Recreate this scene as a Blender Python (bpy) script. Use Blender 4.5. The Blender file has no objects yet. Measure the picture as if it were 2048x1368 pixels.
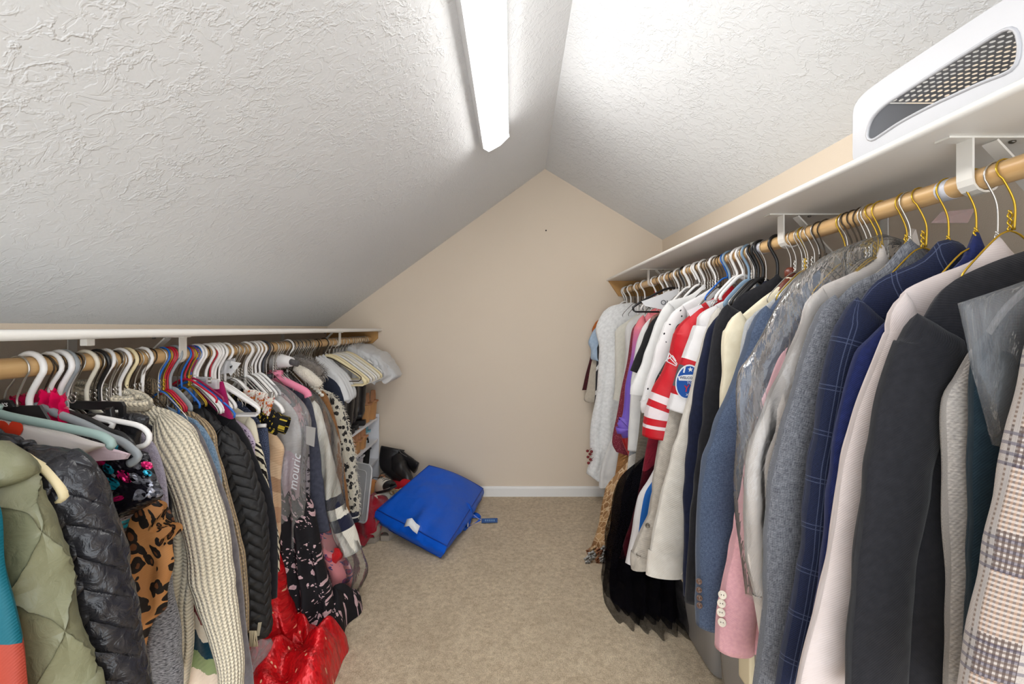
import bpy, bmesh, math, random, bisect
from mathutils import Vector, noise, Matrix
S = bpy.context.scene
COL = S.collection
F = 900.0; CX = 1011.0; CY = 656.0; H = 1.2          # focal length in px (2048 wide), vanishing point, eye height
# ---------------------------------------------------------------- camera
cam_d = bpy.data.cameras.new('camera'); cam_d.sensor_width = 36.0; cam_d.lens = F/2048*36
cam_d.shift_x = 13/2048; cam_d.shift_y = -28/2048; cam_d.clip_start = .02
cam = bpy.data.objects.new('camera', cam_d); COL.objects.link(cam)
cam.location = (0, 0, H); cam.rotation_euler = (math.pi/2, 0, 0); S.camera = cam
# ---------------------------------------------------------------- world: daylight of the landing behind the open door
w = bpy.data.worlds.new('world'); S.world = w; w.use_nodes = True
w.node_tree.nodes['Background'].inputs[0].default_value = (.90, .95, 1.0, 1)
w.node_tree.nodes['Background'].inputs[1].default_value = 2.45
S.cycles.max_bounces = 4; S.cycles.diffuse_bounces = 3; S.cycles.glossy_bounces = 2; S.cycles.transmission_bounces = 3
S.cycles.caustics_reflective = False; S.cycles.caustics_refractive = False
LAMP_POWER = 13.8
S.view_settings.view_transform = 'Standard'; S.view_settings.look = 'None'
S.view_settings.exposure = 0.7; S.view_settings.gamma = 1.0; S.view_settings.use_curve_mapping = False

# ---------------------------------------------------------------- helpers
R = random.Random(7)
def P(px, py, Y): return Vector(((px-CX)/F*Y, Y, H+(CY-py)/F*Y))
def PX(px, py, X):                     # the point seen at that pixel on the plane x = X
    Y = X*F/(px-CX); return Vector((X, Y, H+(CY-py)/F*Y))
def PZ(px, py, Z=0.0):                 # on a level plane
    Y = F*(H-Z)/(py-CY); return Vector(((px-CX)/F*Y, Y, Z))
def lerp(a, b, t): return a+(b-a)*t
def clamp(x, a=0., b=1.): return max(a, min(b, x))
def sstep(a, b, x):
    t = clamp((x-a)/(b-a)); return t*t*(3-2*t)
class PL:                              # polyline that gives the point at a share of its length
    def __init__(s, pts):
        s.p = [Vector(p) for p in pts]; s.L = [0.]
        for i in range(len(s.p)-1): s.L.append(s.L[-1]+(s.p[i+1]-s.p[i]).length)
    def at(s, t):
        d = clamp(t)*s.L[-1]; i = min(max(bisect.bisect_right(s.L, d)-1, 0), len(s.p)-2); l = s.L[i+1]-s.L[i]
        return s.p[i].lerp(s.p[i+1], (d-s.L[i])/l if l else 0)
def poly(pts, t): return PL(pts).at(t)
def smooth(pts, n=40):                 # Catmull-Rom through the points, n+1 points evenly spread
    pts = [Vector(p) for p in pts]
    if len(pts) < 3: q = PL(pts); return [q.at(i/n) for i in range(n+1)]
    q = [pts[0]*2-pts[1]]+pts+[pts[-1]*2-pts[-2]]; out = []
    for i in range(len(pts)-1):
        a, b, c, d = q[i:i+4]
        for k in range(12):
            t = k/12
            out.append(.5*((2*b)+(c-a)*t+(2*a-5*b+4*c-d)*t*t+(3*b-a-3*c+d)*t**3))
    out.append(pts[-1])
    q = PL(out); return [q.at(i/n) for i in range(n+1)]
def nz(x, y=0, z=0): return noise.noise(Vector((x, y, z)))

class MB:
    def __init__(s): s.v = []; s.f = []; s.uv = []
    def add(s, v, f, uv=None):
        o = len(s.v); s.v += [Vector(p) for p in v]; s.f += [tuple(i+o for i in q) for q in f]
        s.uv += list(uv) if uv else [(p[0], p[2]) for p in v]
        return s
    def grid(s, fn, nu, nv, cu=False, cv=False):     # fn(u,v) -> (point, uv)
        v = []; uv = []; f = []
        mu = nu if cu else nu+1; mv = nv if cv else nv+1
        for i in range(mu):
            for j in range(mv):
                p, t = fn(i/nu, j/nv); v.append(p); uv.append(t)
        for i in range(nu):
            for j in range(nv):
                a, b = i % mu, (i+1) % mu; c, d = j % mv, (j+1) % mv
                f.append((a*mv+c, b*mv+c, b*mv+d, a*mv+d))
        return s.add(v, f, uv)
    def tube(s, path, r, n=8, ry=None, cap=True, up=None, closed=False, twist=0):
        path = [Vector(p) for p in path]; m = len(path)
        rr = r if isinstance(r, (list, tuple)) else [r]*m
        r2 = ry if isinstance(ry, (list, tuple)) else [ry]*m
        T = []
        for i in range(m):
            a = path[(i-1) % m] if (closed or i) else path[i]; b = path[(i+1) % m] if (closed or i < m-1) else path[i]
            t = b-a; T.append(t.normalized() if t.length else Vector((0, 0, 1)))
        nrm = Vector(up) if up else (Vector((0, 0, 1)) if abs(T[0].z) < .9 else Vector((1, 0, 0)))
        v = []; uv = []; f = []; L = 0
        for i in range(m):
            if i: L += (path[i]-path[i-1]).length
            nrm = (nrm-T[i]*nrm.dot(T[i]));
            nrm = nrm.normalized() if nrm.length > 1e-6 else T[i].orthogonal().normalized()
            bn = T[i].cross(nrm)
            for k in range(n):
                a = 2*math.pi*k/n + twist*i
                v.append(path[i]+nrm*(math.cos(a)*rr[i])+bn*(math.sin(a)*(r2[i] if r2[i] else rr[i])))
                uv.append((k/n*2*math.pi*rr[i], -L))
        mm = m if closed else m-1
        for i in range(mm):
            for k in range(n):
                j = (i+1) % m
                f.append((i*n+k, i*n+(k+1) % n, j*n+(k+1) % n, j*n+k))
        if cap and not closed:
            f.append(tuple(range(n-1, -1, -1))); f.append(tuple((m-1)*n+k for k in range(n)))
        return s.add(v, f, uv)
    def box(s, lo, hi, bev=0.0, M=None):
        bm = bmesh.new(); bmesh.ops.create_cube(bm, size=1)
        lo, hi = Vector(lo), Vector(hi); c = (lo+hi)/2; d = hi-lo
        for q in bm.verts: q.co = Vector((q.co.x*d.x, q.co.y*d.y, q.co.z*d.z))
        if bev: bmesh.ops.bevel(bm, geom=bm.edges[:], offset=min(bev, min(map(abs, d))*.45), segments=2, affect='EDGES', profile=.7)
        bm.verts.index_update()
        vs = [(M @ q.co if M else q.co)+c for q in bm.verts]
        s.add(vs, [[x.index for x in q.verts] for q in bm.faces]); bm.free(); return s
    def prism(s, pts, d):                            # flat outline pushed along d
        n = len(pts); pts = [Vector(p) for p in pts]; d = Vector(d)
        f = [tuple(range(n)), tuple(range(2*n-1, n-1, -1))]+[(i, i+n, (i+1) % n+n, (i+1) % n) for i in range(n)]
        return s.add(pts+[p+d for p in pts], f)
    def ribbon(s, path, wd, th):                     # flat strap: path of points, wd = width vectors or one
        path = [Vector(p) for p in path]; m = len(path)
        v = []; f = []; uv = []; L = 0
        for i, p in enumerate(path):
            if i: L += (p-path[i-1]).length
            t = (path[min(i+1, m-1)]-path[max(i-1, 0)]).normalized()
            wv = Vector(wd[i] if isinstance(wd, list) else wd); nn = t.cross(wv).normalized()*th/2
            for q, u in ((wv/2+nn, 1), (-wv/2+nn, 0), (-wv/2-nn, 0), (wv/2-nn, 1)):
                v.append(p+q); uv.append((u*wv.length, -L))
        for i in range(m-1):
            for k in range(4): f.append((i*4+k, i*4+(k+1) % 4, i*4+4+(k+1) % 4, i*4+4+k))
        f += [(3, 2, 1, 0), tuple(m*4-4+k for k in range(4))]
        return s.add(v, f, uv)
    def lathe(s, prof, n=16, M=None, o=(0, 0, 0)):   # prof: (radius, height)
        v = []; f = []; uv = []; o = Vector(o); m = len(prof)
        for (r, h) in prof:
            for k in range(n):
                a = 2*math.pi*k/n; p = Vector((r*math.cos(a), r*math.sin(a), h))
                v.append((M @ p if M else p)+o); uv.append((a*r, h))
        for i in range(m-1):
            for k in range(n): f.append((i*n+k, i*n+(k+1) % n, (i+1)*n+(k+1) % n, (i+1)*n+k))
        f += [tuple(range(n-1, -1, -1)), tuple((m-1)*n+k for k in range(n))]
        return s.add(v, f, uv)

ORG = {}
def link_mesh(name, mb, mat, parent=None, smooth_=True, org=None, label=None, auto=None):
    me = bpy.data.meshes.new(name)
    if parent is not None: o0 = ORG[parent.name]
    elif org is not None: o0 = Vector(org)
    else:
        xs = [p.x for p in mb.v]; ys = [p.y for p in mb.v]; zs = [p.z for p in mb.v]
        o0 = Vector(((min(xs)+max(xs))/2, (min(ys)+max(ys))/2, min(zs)))
    me.from_pydata([p-o0 for p in mb.v], [], mb.f)
    uvl = me.uv_layers.new(name='uv'); buf = []
    for l in me.loops: buf += mb.uv[l.vertex_index]
    uvl.data.foreach_set('uv', buf)
    bm = bmesh.new(); bm.from_mesh(me); bmesh.ops.recalc_face_normals(bm, faces=bm.faces); bm.to_mesh(me); bm.free()
    me.polygons.foreach_set('use_smooth', [smooth_]*len(me.polygons))
    if auto is not None and smooth_: me.set_sharp_from_angle(angle=math.radians(auto))
    me.materials.append(mat); me.update()
    o = bpy.data.objects.new(name, me); COL.objects.link(o)
    if parent is not None: o.parent = parent
    else: o.location = o0
    ORG[o.name] = o0
    if label: o['label'] = label
    return o
def thing(name, label, cat, loc, group=None):
    o = bpy.data.objects.new(name, None); COL.objects.link(o); o.empty_display_size = .05
    o.location = loc; ORG[o.name] = Vector(loc)
    o['label'] = label; o['category'] = cat
    if group: o['group'] = group
    return o
def tag(o, label, cat, group=None):
    o['label'] = label; o['category'] = cat
    if group: o['group'] = group
    return o
def struct(name, mb, mat, parent=None, **k):
    o = link_mesh(name, mb, mat, parent, **k)
    if parent is None: o['kind'] = 'structure'
    return o

# ---------------------------------------------------------------- materials
def srgb(r, g, b):
    return tuple((c/255/12.92 if c/255 <= .04045 else ((c/255+.055)/1.055)**2.4) for c in (r, g, b))+(1,)
class NT:
    def __init__(s, name):
        s.m = bpy.data.materials.new(name); s.m.use_nodes = True; s.t = s.m.node_tree
        s.b = s.t.nodes['Principled BSDF']; s.out = s.t.nodes['Material Output']
    def n(s, typ, ins=None, **props):
        x = s.t.nodes.new('ShaderNode'+typ)
        for k, v in props.items(): setattr(x, k, v)
        for k, v in (ins or {}).items(): s.set(x.inputs[k], v)
        return x
    def set(s, sock, v):
        if isinstance(v, bpy.types.NodeSocket): s.t.links.new(v, sock)
        elif v is not None: sock.default_value = v
    def math(s, op, a, b=0.0, c=None, cl=False):
        x = s.n('Math', operation=op, use_clamp=cl); s.set(x.inputs[0], a); s.set(x.inputs[1], b)
        if c is not None: s.set(x.inputs[2], c)
        return x.outputs[0]
    def mix(s, f, a, b):
        x = s.n('Mix', data_type='RGBA'); s.set(x.inputs[0], f); s.set(x.inputs[6], a); s.set(x.inputs[7], b); return x.outputs[2]
    def uv(s, sx=1, sy=1, rot=0.0):
        c = s.n('UVMap').outputs[0]
        return s.n('Mapping', {'Vector': c, 'Scale': (sx, sy, 1), 'Rotation': (0, 0, rot)}).outputs[0]
    def obj(s, k=1): return s.n('Mapping', {'Vector': s.n('TexCoord').outputs['Object'], 'Scale': (k, k, k)}).outputs[0]
    def sep(s, v): x = s.n('SeparateXYZ', {0: v}); return x.outputs[0], x.outputs[1]
    def noise(s, v, scale, detail=3, rough=.5, out='Fac'):
        return s.n('TexNoise', {'Vector': v, 'Scale': scale, 'Detail': detail, 'Roughness': rough}).outputs[out]
    def vor(s, v, scale, feature='F1', rnd=1.0, out='Distance'):
        return s.n('TexVoronoi', {'Vector': v, 'Scale': scale, 'Randomness': rnd}, feature=feature).outputs[out]
    def ramp(s, f, a, b):                            # 0 below a, 1 above b
        return s.n('MapRange', {'Value': f, 'From Min': a, 'From Max': b}, clamp=True).outputs[0]
    def stripe(s, c, period, width, off=0.0):
        fr = s.math('FRACT', s.math('MULTIPLY_ADD', c, 1/period, off)); return s.math('LESS_THAN', fr, width/period)
    def bump(s, h, dist, strength=1.0, nrm=None):
        return s.n('Bump', {'Height': h, 'Distance': dist, 'Strength': strength, 'Normal': nrm}).outputs[0]
    def fin(s, col, rough=.85, nrm=None, spec=.3, sheen=0, metal=0, coat=0):
        b = s.b; s.set(b.inputs['Base Color'], col); s.set(b.inputs['Roughness'], rough); s.set(b.inputs['Metallic'], metal)
        s.set(b.inputs['Specular IOR Level'], spec); b.inputs['Sheen Weight'].default_value = sheen
        b.inputs['Coat Weight'].default_value = coat
        if nrm is not None: s.set(b.inputs['Normal'], nrm)
        return s.m
def plain(name, c, rough=.5, spec=.5, metal=0, var=.0, coat=0, bump=0, bscale=200):
    t = NT(name); col = srgb(*c)
    if var:
        f = t.noise(t.obj(), 9, 4); col = t.mix(f, srgb(*[x*(1-var) for x in c]), srgb(*[min(255, x*(1+var)) for x in c]))
    nrm = t.bump(t.noise(t.obj(), bscale, 2), bump) if bump else None
    return t.fin(col, rough, nrm, spec, 0, metal, coat)
def weave(t, uv, f=900, amt=.0004, crease=.0):
    a = t.n('TexWave', {'Vector': uv, 'Scale': f/6.28, 'Distortion': 0.0, 'Detail': 0}, wave_type='BANDS', bands_direction='DIAGONAL').outputs['Fac']
    b = t.bump(a, amt, .6)
    w2 = t.noise(t.obj(), 14, 2)
    return t.bump(w2, .012+crease, .55, b)
def cloth(name, c, c2=None, rough=.88, f=900, amt=.0004, sheen=.12, spec=.2, ns=60, crease=.0, stretch=1):
    t = NT(name); uv = t.uv()
    c2 = c2 or [x*.86 for x in c]
    fac = t.ramp(t.noise(t.uv(ns*stretch, ns), 1, 4), .3, .7)
    col = t.mix(fac, srgb(*c), srgb(*c2))
    return t.fin(col, rough, weave(t, uv, f, amt, crease), spec, sheen)
# ================================================================ the room
XL, XR, YB, YF = -1.271, 1.121, 3.214, -.9
ZL, ZR = 1.212, 1.829
def ridge(Y): return lerp(.282, .232, (YB-Y)/(YB-1.559)), 2.336
def m_wall():
    t = NT('beige_wall_paint'); f = t.noise(t.obj(), 3, 3)
    col = t.mix(f, srgb(227, 210, 189), srgb(231, 215, 195))
    return t.fin(col, .75, t.bump(t.noise(t.obj(), 260, 1), .0006, .5), .25)
def m_ceiling():
    t = NT('knockdown_ceiling_paint'); v = t.obj()
    a = t.noise(v, 16, 4, .62); d = t.n('TexNoise', {'Vector': v, 'Scale': 7, 'Detail': 1, 'Distortion': 1.2}).outputs['Fac']
    ridg = t.math('ABSOLUTE', t.math('SUBTRACT', a, .5)); line = t.math('SUBTRACT', 1, t.ramp(ridg, .0, .045))
    blob = t.ramp(t.n('TexNoise', {'Vector': v, 'Scale': 26, 'Detail': 3, 'Roughness': .6, 'Distortion': 1.0}).outputs['Fac'], .5, .56)
    h = t.math('ADD', t.math('MULTIPLY', line, t.ramp(d, .38, .58)), t.math('MULTIPLY', blob, .55))
    h = t.math('MULTIPLY_ADD', t.noise(v, 120, 1), .3, h); nrm = t.bump(h, .0017, .7)
    return t.fin(srgb(230, 231, 232), .82, nrm, .25)
def m_carpet():
    t = NT('beige_carpet_pile'); v = t.obj()
    a = t.noise(v, 240, 3, .7); b = t.noise(v, 55, 4, .65); c = t.noise(v, 4.5, 4)
    f = t.math('ADD', t.math('MULTIPLY', a, .55), t.math('MULTIPLY', b, .45))
    col = t.mix(t.ramp(f, .36, .64), srgb(176, 150, 116), srgb(246, 227, 196))
    col = t.mix(t.math('MULTIPLY', t.ramp(c, .4, .65), .16), col, srgb(160, 140, 114))
    return t.fin(col, .97, t.bump(f, .012, .9), .1, .25)
M = {}
M['wall'] = m_wall(); M['ceil'] = m_ceiling(); M['carpet'] = m_carpet()
M['white_trim'] = plain('white_trim_paint', (240, 238, 234), .4, .4)
M['shelf_white'] = plain('white_shelf_laminate', (240, 237, 231), .38, .4, var=.01)
M['raw_wood'] = plain('raw_pine', (196, 150, 92), .6, .3, var=.12)
M['bracket'] = plain('white_bracket_enamel', (232, 228, 220), .35, .5)
def m_rod(name, a, b, metal, rough):
    t = NT(name); v = t.n('Mapping', {'Vector': t.n('TexCoord').outputs['Object'], 'Scale': (60, 3, 60)}).outputs[0]
    col = t.mix(t.ramp(t.noise(v, 1, 4), .35, .65), srgb(*a), srgb(*b)); return t.fin(col, rough, None, .45, 0, metal)
M['rod'] = m_rod('varnished_wood_rod', (226, 188, 134), (206, 164, 110), 0, .36)

mb = MB(); mb.grid(lambda u, v: (Vector((lerp(XL, XR, u), lerp(YF, YB, v), 0)), (0, 0)), 8, 12)
mb.add([(XL, YF, -.1), (XR, YF, -.1), (XR, YB, -.1), (XL, YB, -.1)], [(0, 1, 2, 3)])
struct('floor', mb, M['carpet'], smooth_=False)
mb = MB(); mb.prism([(XL, YF, -.1), (XL, YB, -.1), (XL, YB, ZL), (XL, YF, ZL)], (-.1, 0, 0)); struct('wall_left', mb, M['wall'], smooth_=False)
mb = MB(); mb.prism([(XR, YF, -.1), (XR, YB, -.1), (XR, YB, ZR), (XR, YF, ZR)], (.1, 0, 0)); struct('wall_right', mb, M['wall'], smooth_=False)
xr, zr = ridge(YB)
mb = MB(); mb.prism([(XL-.1, YB, -.1), (XR+.1, YB, -.1), (XR+.1, YB, ZR), (XR, YB, ZR), (xr, YB, zr), (XL, YB, ZL), (XL-.1, YB, ZL)], (0, .1, 0))
struct('wall_back', mb, M['wall'], smooth_=False)
for nm, xw, zw in (('ceiling_left_slope', XL, ZL), ('ceiling_right_slope', XR, ZR)):
    mb = MB()
    for off in (0, .08):
        def fn(u, v):
            Y = lerp(YF, YB+.1, v); x, z = ridge(Y); return Vector((lerp(x, xw, u), Y, lerp(z, zw, u)+off)), (0, 0)
        mb.grid(fn, 6, 16)
    struct(nm, mb, M['ceil'], smooth_=False)
mb = MB(); mb.prism([(XL, YB, .0), (XL, YB-.014, 0), (XL, YB-.014, .058), (XL, YB-.009, .066), (XL, YB-.005, .07), (XL, YB, .071)], (XR-XL, 0, 0))
struct('baseboard_back', mb, M['white_trim'], smooth_=False)
mb = MB(); mb.prism([(XR, YF, 0), (XR-.014, YF, 0), (XR-.014, YF, .058), (XR-.005, YF, .07), (XR, YF, .071)], (0, YB-YF-.014, 0))
struct('baseboard_right', mb, M['white_trim'], smooth_=False)
mb = MB(); mb.prism([(XL, YF, 0), (XL+.014, YF, 0), (XL+.014, YF, .058), (XL+.005, YF, .07), (XL, YF, .071)], (0, YB-YF-.014, 0))
struct('baseboard_left', mb, M['white_trim'], smooth_=False)
p = P(1092, 461, YB)
mb = MB(); mb.lathe([(.0055, 0), (.0055, .004), (.003, .006)], 8, Matrix.Rotation(math.pi/2, 3, 'X'), p)
tag(link_mesh('wall_nail', mb, plain('dark_nail', (60, 48, 40), .5)), 'tiny dark nail head in the beige gable wall below the ridge', 'nail')

# ---- shelves, rods, cleats and brackets
SHL = (-.879, 1.1765, 1.1965); SHR = (.721, 1.5345, 1.5515)
def shelf(x0, x1, z0, z1, front, name, label):
    r = (z1-z0)/2; mb = MB(); pts = []
    for k in range(9):
        a = -math.pi/2+math.pi*k/8; pts.append((front+(r-r*math.cos(a))*(1 if x1 == front or x0 == front else 1)*(-1 if front < 0 else 1), YF+.2, (z0+z1)/2+r*math.sin(a)))
    xb = x0 if front == x1 else x1
    pts += [(xb, YF+.2, z1), (xb, YF+.2, z0)]
    mb.prism(pts, (0, YB-.001-YF-.2, 0)); o = link_mesh(name, mb, M['shelf_white'], auto=30); return tag(o, label, 'shelf')
shelf(XL+.001, SHL[0], SHL[1], SHL[2], SHL[0], 'wall_shelf', 'low white wall shelf above the left clothes rod')
shelf(SHR[0], XR-.001, SHR[1], SHR[2], SHR[0], 'wall_shelf', 'high white wall shelf above the right clothes rod')
RX, RZ, RR = .836, 1.461, .0195
LX, LZ, LR = -.968, 1.121, .0205
for x, z, r, lab in ((RX, RZ, RR, 'round golden wooden clothes rod under the high right shelf'), (LX, LZ, LR, 'round golden wooden clothes rod under the low left shelf')):
    mb = MB(); mb.tube([(x, YF+.2, z), (x, .5, z), (x, 1.5, z), (x, 2.4, z), (x, YB-.021, z)], r, 20)
    tag(link_mesh('clothes_rod', mb, M['rod'], auto=40), lab, 'rod')
mb = MB(); mb.prism([(SHR[0]+.012, YB-.02, SHR[1]), (XR-.001, YB-.02, SHR[1]), (XR-.001, YB-.02, RZ-.035), (RX-.03, YB-.02, RZ-.035)], (0, .019, 0))
tag(link_mesh('shelf_cleat', mb, M['raw_wood'], smooth_=False), 'unpainted wood cleat under the far end of the high right shelf', 'cleat')
mb = MB(); mb.prism([(SHL[0]-.03, YB-.02, SHL[1]), (XL+.001, YB-.02, SHL[1]), (XL+.001, YB-.02, LZ-.03), (LX+.02, YB-.02, LZ-.03), (SHL[0]-.03, YB-.02, SHL[1]-.05)], (0, .019, 0))
tag(link_mesh('shelf_cleat', mb, M['raw_wood'], smooth_=False), 'unpainted wood cleat under the far end of the low left shelf', 'cleat')
def bracket(side, Y, label, group):
    x, z, r, xw, zs, fr = (RX, RZ, RR, XR, SHR[1], SHR[0]) if side > 0 else (LX, LZ, LR, XL, SHL[1], SHL[0])
    s = side; w = .028
    t = thing('shelf_bracket', label, 'bracket', (xw, Y, z-.2), group)
    mb = MB(); mb.box((min(fr+s*.05, xw-s*.002), Y-w/2, zs-.004), (max(fr+s*.05, xw-s*.002), Y+w/2, zs-.0002), .001)
    link_mesh('arm', mb, M['bracket'], t, False)
    mb = MB(); mb.box((min(xw-s*.006, xw-s*.002), Y-w/2, z-.24), (max(xw-s*.006, xw-s*.002), Y+w/2, zs-.004), .001)
    link_mesh('wall_plate', mb, M['bracket'], t, False)
    mb = MB(); mb.ribbon([(x+s*.02, Y, zs-.006), ((x+xw)/2, Y, (zs+z-.2)/2), (xw-s*.007, Y, z-.21)], (0, w*.9, 0), .004)
    link_mesh('brace', mb, M['bracket'], t, False)
    pts = [Vector((x-s*(r+.004), Y, zs-.004)), Vector((x-s*(r+.004), Y, z))]
    for k in range(1, 7):
        a = math.pi+math.pi*k/7; pts.append(Vector((x+s*math.cos(a)*(r+.004), Y, z+math.sin(a)*(r+.004))))
    mb = MB(); mb.ribbon(pts, (0, w, 0), .004); link_mesh('rod_hook', mb, M['bracket'], t, False)
    mb = MB(); mb.lathe([(.005, 0), (.005, .003), (.002, .0045)], 8, Matrix.Rotation(math.pi, 3, 'X'), (x+s*.06, Y, zs-.004))
    link_mesh('screw', mb, plain('screw_steel', (120, 116, 110), .35, metal=1), t)
for px, lab in ((1957, 'white steel bracket under the perforated basket at the right rod'), (1578, 'white steel bracket at the middle of the right rod near the wooden hanger'), (1305, 'white steel bracket at the far end of the right rod')):
    bracket(1, RX*F/(px-CX), lab, 'right shelf brackets')
for px, lab in ((349, 'white steel bracket of the left shelf beside the red and blue hangers'), (671, 'white steel bracket near the far end of the left shelf'), ):
    bracket(-1, -LX*F/(CX-px), lab, 'left shelf brackets')
# stub of a hook below the left shelf
p = P(175, 681, 1.0)
mb = MB(); mb.box((p.x-.008, p.y-.01, SHL[1]-.016), (p.x+.008, p.y+.01, SHL[1]-.0002), .002); tag(link_mesh('shelf_clip', mb, M['bracket'], smooth_=False), 'small white clip under the low left shelf', 'clip')

# ---- the wrap-around ceiling lamp on the left slope
def slope_pt(x, Y, off):
    rx, rz = ridge(Y); k = (rz-ZL)/(rx-XL); z = ZL+k*(x-XL)
    n = Vector((k, 0, -1)).normalized(); return Vector((x, Y, z))+n*off
def lamp():
    y0, y1 = .88, 2.10; xc = -.068; half = .058
    t = thing('ceiling_lamp', 'long white wrap-around fluorescent lamp glowing on the left ceiling slope', 'lamp', slope_pt(xc, 1.5, 0))
    def sec(prof, ya, yb, mb, n=10):
        def fn(u, v):
            i = u*(len(prof)-1); a = int(min(i, len(prof)-2)); q = lerp(Vector(prof[a]), Vector(prof[a+1]), i-a)
            Y = lerp(ya, yb, v); sh = lerp(-.012, .004, (Y-y0)/(y1-y0)); return slope_pt(xc+q.x+sh, Y, q.y), (0, 0)
        mb.grid(fn, len(prof)-1, n)
    mb = MB(); sec([(-half, .0), (-half, .032), (-half+.007, .034), (half-.004, .034), (half, .032), (half, .0)], y0, y1, mb)
    link_mesh('housing', mb, plain('lamp_housing_enamel', (236, 236, 236), .4), t, False)
    prof = [(-(half-.006)*math.cos(math.pi*a/12), .0342+.028*math.sin(math.pi*a/12)**.6) for a in range(13)]
    m = NT('lamp_diffuser_lit'); m.b.inputs['Base Color'].default_value = (.9, .9, .9, 1); m.b.inputs['Emission Color'].default_value = (1, .985, .96, 1)
    m.b.inputs['Emission Strength'].default_value = LAMP_POWER
    mb = MB(); sec(prof, y0+.006, y1-.006, mb); k = len(prof); n = len(mb.v)//k
    mb.f.append(tuple(i*n for i in range(k))); mb.f.append(tuple(i*n+n-1 for i in range(k)))
    link_mesh('diffuser', mb, m.m, t)
    for Y in (y0, y1):
        mb = MB(); q = [(-half, .0), (-half, .03), (-half+.01, .058), (0, .066), (half-.01, .058), (half, .03), (half, 0)]
        sh = -.012 if Y == y0 else .004
        mb.prism([slope_pt(xc+a+sh, Y-(.003 if Y == y0 else -.0005), b) for a, b in q], (0, .0028, 0))
        link_mesh('end_cap', mb, plain('lamp_end_cap', (240, 240, 240), .35), t, False)
lamp()
# ================================================================ garments: how they are made
def rodinfo(side): return (RX, RZ, RR, XR) if side > 0 else (LX, LZ, LR, XL)
def body_mesh(side, Y, top, edge, th, folds=(5, .012), seed=0, ns=26, nt=40, flare=.35, hem=.01, inset=0., puff=None, lean=0., wid=1., back=1., y_of=None, up=None):
    xr, zr, rr, xw = rodinfo(side); a = -side                       # a: direction of the aisle
    tp = [P(x, y, Y) for x, y in top]; tp[0].x = max(tp[0].x, xr) if side < 0 else min(tp[0].x, xr); ep = [P(x, y, Y) for x, y in edge]
    if (tp[-1]-ep[0]).length > .004: tp = tp+[ep[0]]
    def mir(p):
        x = 2*xr-p.x; x = xr+(x-xr)*wid
        if side > 0: x = min(x, xw-.02)
        else: x = max(x, xw+.02)
        return Vector((x, Y, p.z))
    es = smooth(ep, 60)
    if inset:
        k0 = .4*min(inset, max(.0, abs(tp[0].x-es[0].x)-.05))
        es = [p+Vector((side*lerp(k0, inset, sstep(0, .12, i/60)), 0, 0)) for i, p in enumerate(es)]
        es[0].z -= .004; tp = [p for p in tp if (p.x-es[0].x)*side > .002]+[es[0].copy()]
    tpath = list(reversed(smooth(tp, 16)))+[mir(p) for p in smooth(tp, 16)]
    ms = [mir(p) for p in es]
    S0, S1, M0, M1 = es[0], es[-1], ms[0], ms[-1]; L = sum((es[i+1]-es[i]).length for i in range(60)); W = (M0-S0).length
    R2 = random.Random(seed*13+5); ph = R2.uniform(0, 6.28); ph2 = R2.uniform(0, 50)
    def base(s, t):
        return (1-t)*TP.at(s)+t*lerp(S1, M1, s)+(1-s)*ES.at(t)+s*MS.at(t)-((1-s)*(1-t)*S0+s*(1-t)*M0+(1-s)*t*S1+s*t*M1)
    TP, ES, MS = PL(tpath), PL(es), PL(ms); cache = {}
    def fn(u, v):
        front = u < .5; s = u*2 if front else 2-u*2
        s = clamp(.5-.5*math.cos(math.pi*s)*.55-.5*(1-2*s)*.45)
        t = v**1.25; key = (round(s, 5), round(t, 5))
        if key not in cache: cache[key] = base(s, t)
        p = cache[key].copy()
        pr = (1-(1-min(t/.13, 1))**2)**.5; e = max(0, 1-abs(2*s-1)**(lerp(1.8, 4, sstep(0, .3, t)) if inset else 4))**.5
        tt = th*pr*e*(1+flare*t)
        n, amp = folds
        w1 = math.sin(2*math.pi*n*s+ph+1.6*nz(s*3, t*2.2, ph2)*2)*amp*sstep(.05, .6, t)
        w2 = nz(p.x*16+ph2, p.z*9, ph2)*amp*.9*sstep(.0, .2, t)
        y = (-tt if front else tt*back)+(w1+w2)*(1 if front else .7)*min(1, e*1.5)
        p.y += y+lean*t
        p.x += nz(ph2, p.z*7, s*2)*amp*.5*sstep(.1, .4, t)
        p.z += hem*sstep(.8, 1, t)*math.sin(2*math.pi*n*s*.7+ph)
        if up: p = up(p, s, t, front)
        return p, (s*(MS.at(t)-ES.at(t)).length, -t*L)
    mb = MB(); mb.grid(fn, 2*ns, nt, cu=True); 
    # no stretched pattern at the seam
    if puff: displace(mb, puff)
    return mb
def displace(mb, fn):
    bm = bmesh.new(); vs = [bm.verts.new(p) for p in mb.v]
    for q in mb.f:
        try: bm.faces.new([vs[i] for i in q])
        except ValueError: pass
    bmesh.ops.recalc_face_normals(bm, faces=bm.faces); bm.normal_update()
    for i, v in enumerate(vs): mb.v[i] = mb.v[i]+v.normal*fn(*mb.uv[i])
    bm.free()
def centre_line(q, side, Y):            # from the outer edge (x, z, radius) of a sleeve to its middle
    out = []; a = -side; n = len(q)
    for i, p in enumerate(q):
        t = (q[min(i+3, n-1)]-q[max(i-3, 0)]); t.z = 0; t.normalize(); out.append(Vector((p.x+a*t.y*p.z*.95, Y, p.y-a*t.x*p.z*.95)))
    return out
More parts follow.
